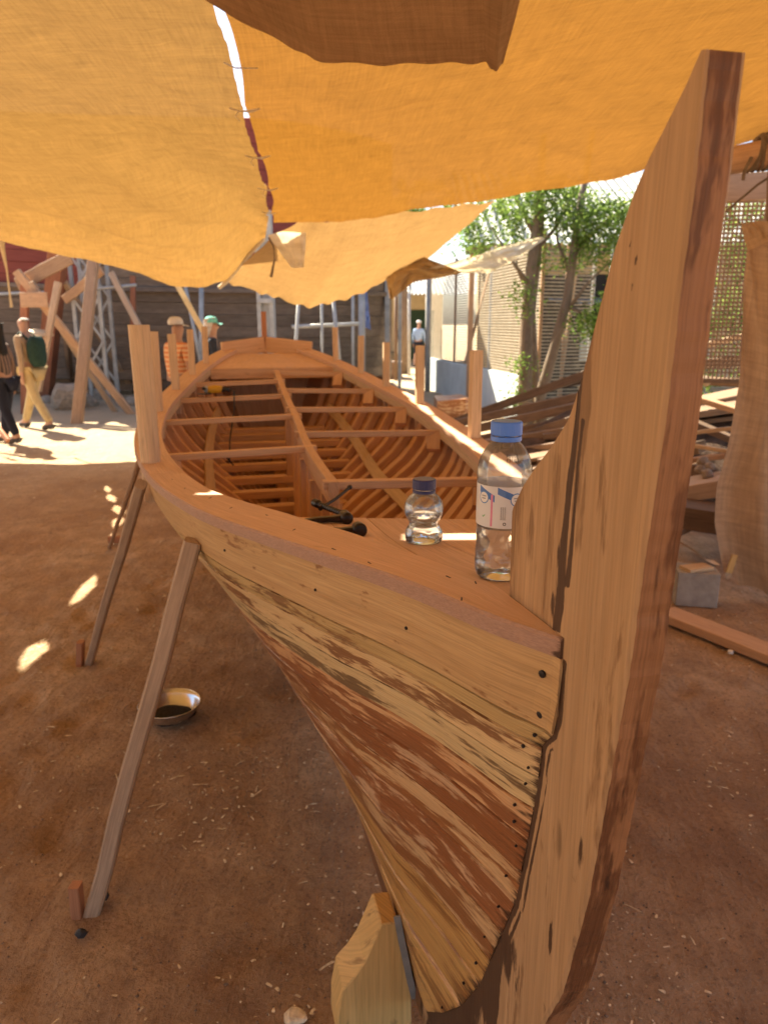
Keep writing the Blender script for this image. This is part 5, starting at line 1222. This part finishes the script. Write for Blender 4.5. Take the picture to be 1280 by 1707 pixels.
def person(label, loc, h, heading, stride=.0, arm=(0, 0), bend=(0, 0), skin=(.42, .24, .16), shirt=None, legs=None, shoes=(.05, .04, .035), shorts=False, sleeve='long', hair=None, hat=None, lean=.03, hair_len=0, pack=None, head_turn=0):
    """built 1.75 m tall facing +Y, then scaled, turned and stood at loc"""
    k = h / 1.75; t = thing('person', label, 'person', tuple(loc), 'visitors in the yard', heading)
    sc = lambda g: ([tuple(V3(v) * k) for v in g[0]], g[1], g[2])
    J = {}; z = lambda y, zz: zz
    J['pel'] = ((0, 0, .95), (.135, .105)); J['spi'] = ((0, lean * .3, 1.12), (.13, .095)); J['che'] = ((0, lean, 1.32), (.155, .105)); J['nb'] = ((0, lean, 1.47), .062)
    J['hd'] = ((0, lean + .02, 1.55), (.058, .062)); J['hm'] = ((0, lean + .025, 1.63), (.076, .092)); J['hc'] = ((0, lean + .012, 1.70), (.066, .082))
    J['no'] = ((0, lean + .125, 1.615), .012)
    Ed = [('pel', 'spi'), ('spi', 'che'), ('che', 'nb'), ('nb', 'hd'), ('hd', 'hm'), ('hm', 'hc'), ('hm', 'no')]
    for i, s in enumerate((1, -1)):
        n_ = 'lr'[i]; st_ = stride * s
        J['hip' + n_] = ((.10 * s, 0, .89), .085)
        kf = .0 if st_ > 0 else .05
        J['kn' + n_] = ((.105 * s, st_ * .45 + .02, .50), .056); J['an' + n_] = ((.105 * s, st_ - kf * .6, .10 + (0 if st_ >= 0 else .03)), .040)
        J['to' + n_] = ((.12 * s, st_ + .16 - kf * .6, .035), .036); J['he' + n_] = ((.105 * s, st_ - .03 - kf * .6, .045 + (0 if st_ >= 0 else .03)), .036)
        Ed += [('pel', 'hip' + n_), ('hip' + n_, 'kn' + n_), ('kn' + n_, 'an' + n_), ('an' + n_, 'to' + n_), ('an' + n_, 'he' + n_)]
        a = arm[i]; b = bend[i]
        sh_ = V3((.175 * s, lean, 1.405)); el = sh_ + V3((.045 * s, math.sin(a) * .28, -math.cos(a) * .28)); a2 = a + b
        wr = el + V3((0, math.sin(a2) * .25, -math.cos(a2) * .25)); hn = wr + V3((0, math.sin(a2) * .075, -math.cos(a2) * .075))
        J['sh' + n_] = (sh_, .056); J['el' + n_] = (el, .041); J['wr' + n_] = (wr, .029); J['ha' + n_] = (hn, (.036, .018))
        Ed += [('che', 'sh' + n_), ('sh' + n_, 'el' + n_), ('el' + n_, 'wr' + n_), ('wr' + n_, 'ha' + n_)]
        d = V3((0, math.sin(a2), -math.cos(a2))); sd_ = V3((0, math.cos(a2), math.sin(a2)))
        for q, (o_, L) in enumerate(((-.027, .065), (-.009, .078), (.009, .074), (.027, .06))):
            J['f%d' % q + n_] = (hn + d * (L + .02) + sd_ * o_ + V3((-s * .012, 0, 0)), .0085); Ed.append(('ha' + n_, 'f%d' % q + n_))
        J['th' + n_] = (wr + d * .07 + sd_ * .055, .0095); Ed.append(('wr' + n_, 'th' + n_))
    obj('body', sc(skin_geo(J, Ed, 'pel')), plain('skin', skin, .6), t, smooth=True, local=True)
    for s in (1, -1): obj('eye', sc(lathe([(.0005, -.008), (.007, -.005), (.009, 0), (.007, .005), (.0005, .008)], 8, (.030 * s, lean + .108, 1.640))), 'black', t, local=True)
    def grow(keys, f, extra=None, ed2=None, root='pel'):
        JJ = {q: (J[q][0], tuple(np.array(J[q][1]) * f) if hasattr(J[q][1], '__len__') else J[q][1] * f) for q in keys}
        if extra: JJ.update(extra)
        EE = [e for e in Ed if e[0] in JJ and e[1] in JJ] + (ed2 or []); return sc(skin_geo(JJ, EE, root))
    if shirt:
        ks_ = ['pel', 'spi', 'che', 'shl', 'shr', 'nb']
        f = 1.17
        ex = {'nb': ((0, lean, 1.445), .072)}
        for n_ in 'lr':
            ks_.append('el' + n_)
            if sleeve == 'long': ks_.append('wr' + n_)
        if sleeve == 'short':
            for i, n_ in enumerate('lr'):
                m_ = V3(J['sh' + n_][0]) * .25 + V3(J['el' + n_][0]) * .75; ex['el' + n_] = (m_, .056)
        obj('shirt', grow(ks_, f, ex, None, 'che'), shirt if not isinstance(shirt, tuple) else plain('shirt_cloth', shirt, .85, 0, .2, .2, 14), t, smooth=True, local=True)
    if legs:
        ks_ = ['pel', 'hipl', 'hipr', 'knl', 'knr'] + ([] if shorts else ['anl', 'anr']); ex = {}
        if not shorts:
            for n_ in 'lr': ex['an' + n_] = (J['an' + n_][0], .062)
        ex.update({'kn' + n_: (J['kn' + n_][0], .075) for n_ in 'lr'})
        obj('trousers', grow(ks_, 1.2, ex), plain('trouser_cloth', legs, .85, 0, .2, .15, 10), t, smooth=True, local=True)
    for n_ in 'lr':
        g = {q + n_: (J[q + n_][0], .045) for q in ('an', 'to', 'he')}; g['an' + n_] = (V3(J['an' + n_][0]) - V3((0, 0, .03)), .048)
        obj('shoe', sc(skin_geo(g, [('an' + n_, 'to' + n_), ('an' + n_, 'he' + n_)], 'an' + n_)), plain('shoe', shoes, .7), t, smooth=True, local=True)
    if hair:
        hj = {'a': ((0, lean - .012, 1.665), (.080, .084)), 'b': ((0, lean - .02, 1.715), (.07, .076))}; he = [('a', 'b')]
        if hair_len: hj['c'] = ((0, lean - .055, 1.56), (.085, .055)); hj['d'] = ((0, lean - .085, 1.56 - hair_len), (.10, .04)); he += [('a', 'c'), ('c', 'd')]
        obj('hair', sc(skin_geo(hj, he, 'a')), plain('hair', hair, .7, 0, .3, .3, 30), t, smooth=True, local=True)
    if hat:
        cap_ = lathe([(.087, 1.680), (.090, 1.70), (.084, 1.735), (.058, 1.768), (.0005, 1.778)], 20, (0, lean + .005, 0), mod=lambda r, zz, a: r * (1 + .10 * abs(math.sin(a))))
        ho = obj('cap', sc(cap_), plain('cap_cloth', hat, .8, 0, .2, .1, 10), t, smooth=True, local=True)
        vz = patch(lambda u, v: ((2 * u - 1) * .085, lean + .085 + .095 * v * (1 - .35 * (2 * u - 1) ** 2), 1.683 - .015 * v - .02 * (2 * u - 1) ** 2), 8, 4)
        obj('cap_visor', sc(vz), plain('cap_visor_cloth', tuple(x * .8 for x in hat), .8), ho, smooth=True, local=True)
    if pack:
        g = sweep([rect_ring(V3((0, lean - .20 + .02 * math.sin(q * 3.1), .98 + .46 * q)), V3((1, 0, 0)), V3((0, 1, 0)), .30 * (1 - .35 * (2 * q - 1) ** 4), .19 * (1 - .5 * (2 * q - 1) ** 4), .05) for q in np.linspace(0, 1, 8)])
        obj('backpack', sc(g), plain('backpack_cloth', pack, .8, 0, .2, .2, 20), t, smooth=True, local=True)
        for s in (1, -1): obj('strap', sc(tube([(.10 * s, lean - .12, 1.40), (.11 * s, lean + .0, 1.50), (.11 * s, lean + .125, 1.40), (.10 * s, lean + .12, 1.22), (.11 * s, lean - .08, 1.08)], .016, 6)), plain('strap_cloth', tuple(x * .7 for x in pack), .8), t, smooth=True, local=True)
    return t
def striped(name, c1, c2, per, axis=2):
    m, nt, n, b = newmat(name); co = n.new('ShaderNodeTexCoord').outputs['Object']; sp = n.new('ShaderNodeSeparateXYZ'); lk(nt, co, sp.inputs[0])
    w = mth(nt, n, 'SINE', mth(nt, n, 'MULTIPLY', mth(nt, n, 'ADD', sp.outputs[axis], mth(nt, n, 'MULTIPLY', noi(nt, n, co, sc=3), .03)), 2 * math.pi / per))
    lk(nt, mixc(nt, n, step(nt, n, w, -.1, .1), c1, c2), b.inputs['Base Color']); b.inputs['Roughness'].default_value = .9; return m
person('visitor at far left with long black hair and striped dark top', (-5.24, 10.3, 0), 1.66, R(80), .16, (-.2, .3), (.3, .4), shirt=striped('striped_top', (.04, .03, .03), (.20, .13, .10), .06, 0), legs=(.015, .017, .03), hair=(.012, .010, .010), hair_len=.30)
person('grey haired visitor with dark green backpack and khaki trousers, striding', (-5.52, 11.75, 0), 1.76, R(70), .34, (.45, -.25), (.3, .3), shirt=(.36, .26, .17), legs=(.46, .35, .18), hair=(.35, .33, .31), pack=(.02, .045, .035))
person('visitor in orange striped shirt and pale grey cap beyond the port rail', (-2.60, 9.4, 0), 1.70, R(-40), .05, (.1, .1), (.2, .4), shirt=striped('orange_striped_shirt', (.62, .22, .08), (.70, .45, .25), .055), legs=(.03, .03, .04), shorts=True, sleeve='short', hat=(.62, .61, .62), hair=(.25, .22, .2))
person('visitor in teal cap with long pale grey hair and dark jacket', (-2.62, 11.4, 0), 1.72, R(-75), .06, (.1, .2), (.3, .5), shirt=(.03, .035, .05), legs=(.03, .03, .04), hat=(.16, .50, .42), hair=(.50, .46, .42), hair_len=.26)
person('dark dressed figure standing on the cabin step', (-.08, 23.1, .5), 1.72, R(160), .05, (.1, .9), (.2, .8), shirt=(.03, .025, .025), legs=(.03, .03, .03), hair=(.02, .02, .02), skin=(.16, .09, .06))
person('far visitor in black top and white trousers near the green door', (.66, 28.6, 0), 1.70, R(10), .05, (.1, .1), (.2, .2), shirt=(.02, .02, .02), legs=(.62, .60, .55), hair=(.6, .56, .5), sleeve='short')
person('far visitor in light blue shirt and dark shorts, white cap', (1.30, 28.7, 0), 1.72, R(-20), .10, (.2, -.1), (.2, .3), shirt=(.30, .42, .62), legs=(.02, .022, .03), shorts=True, hat=(.75, .74, .72), hair=(.3, .28, .26))
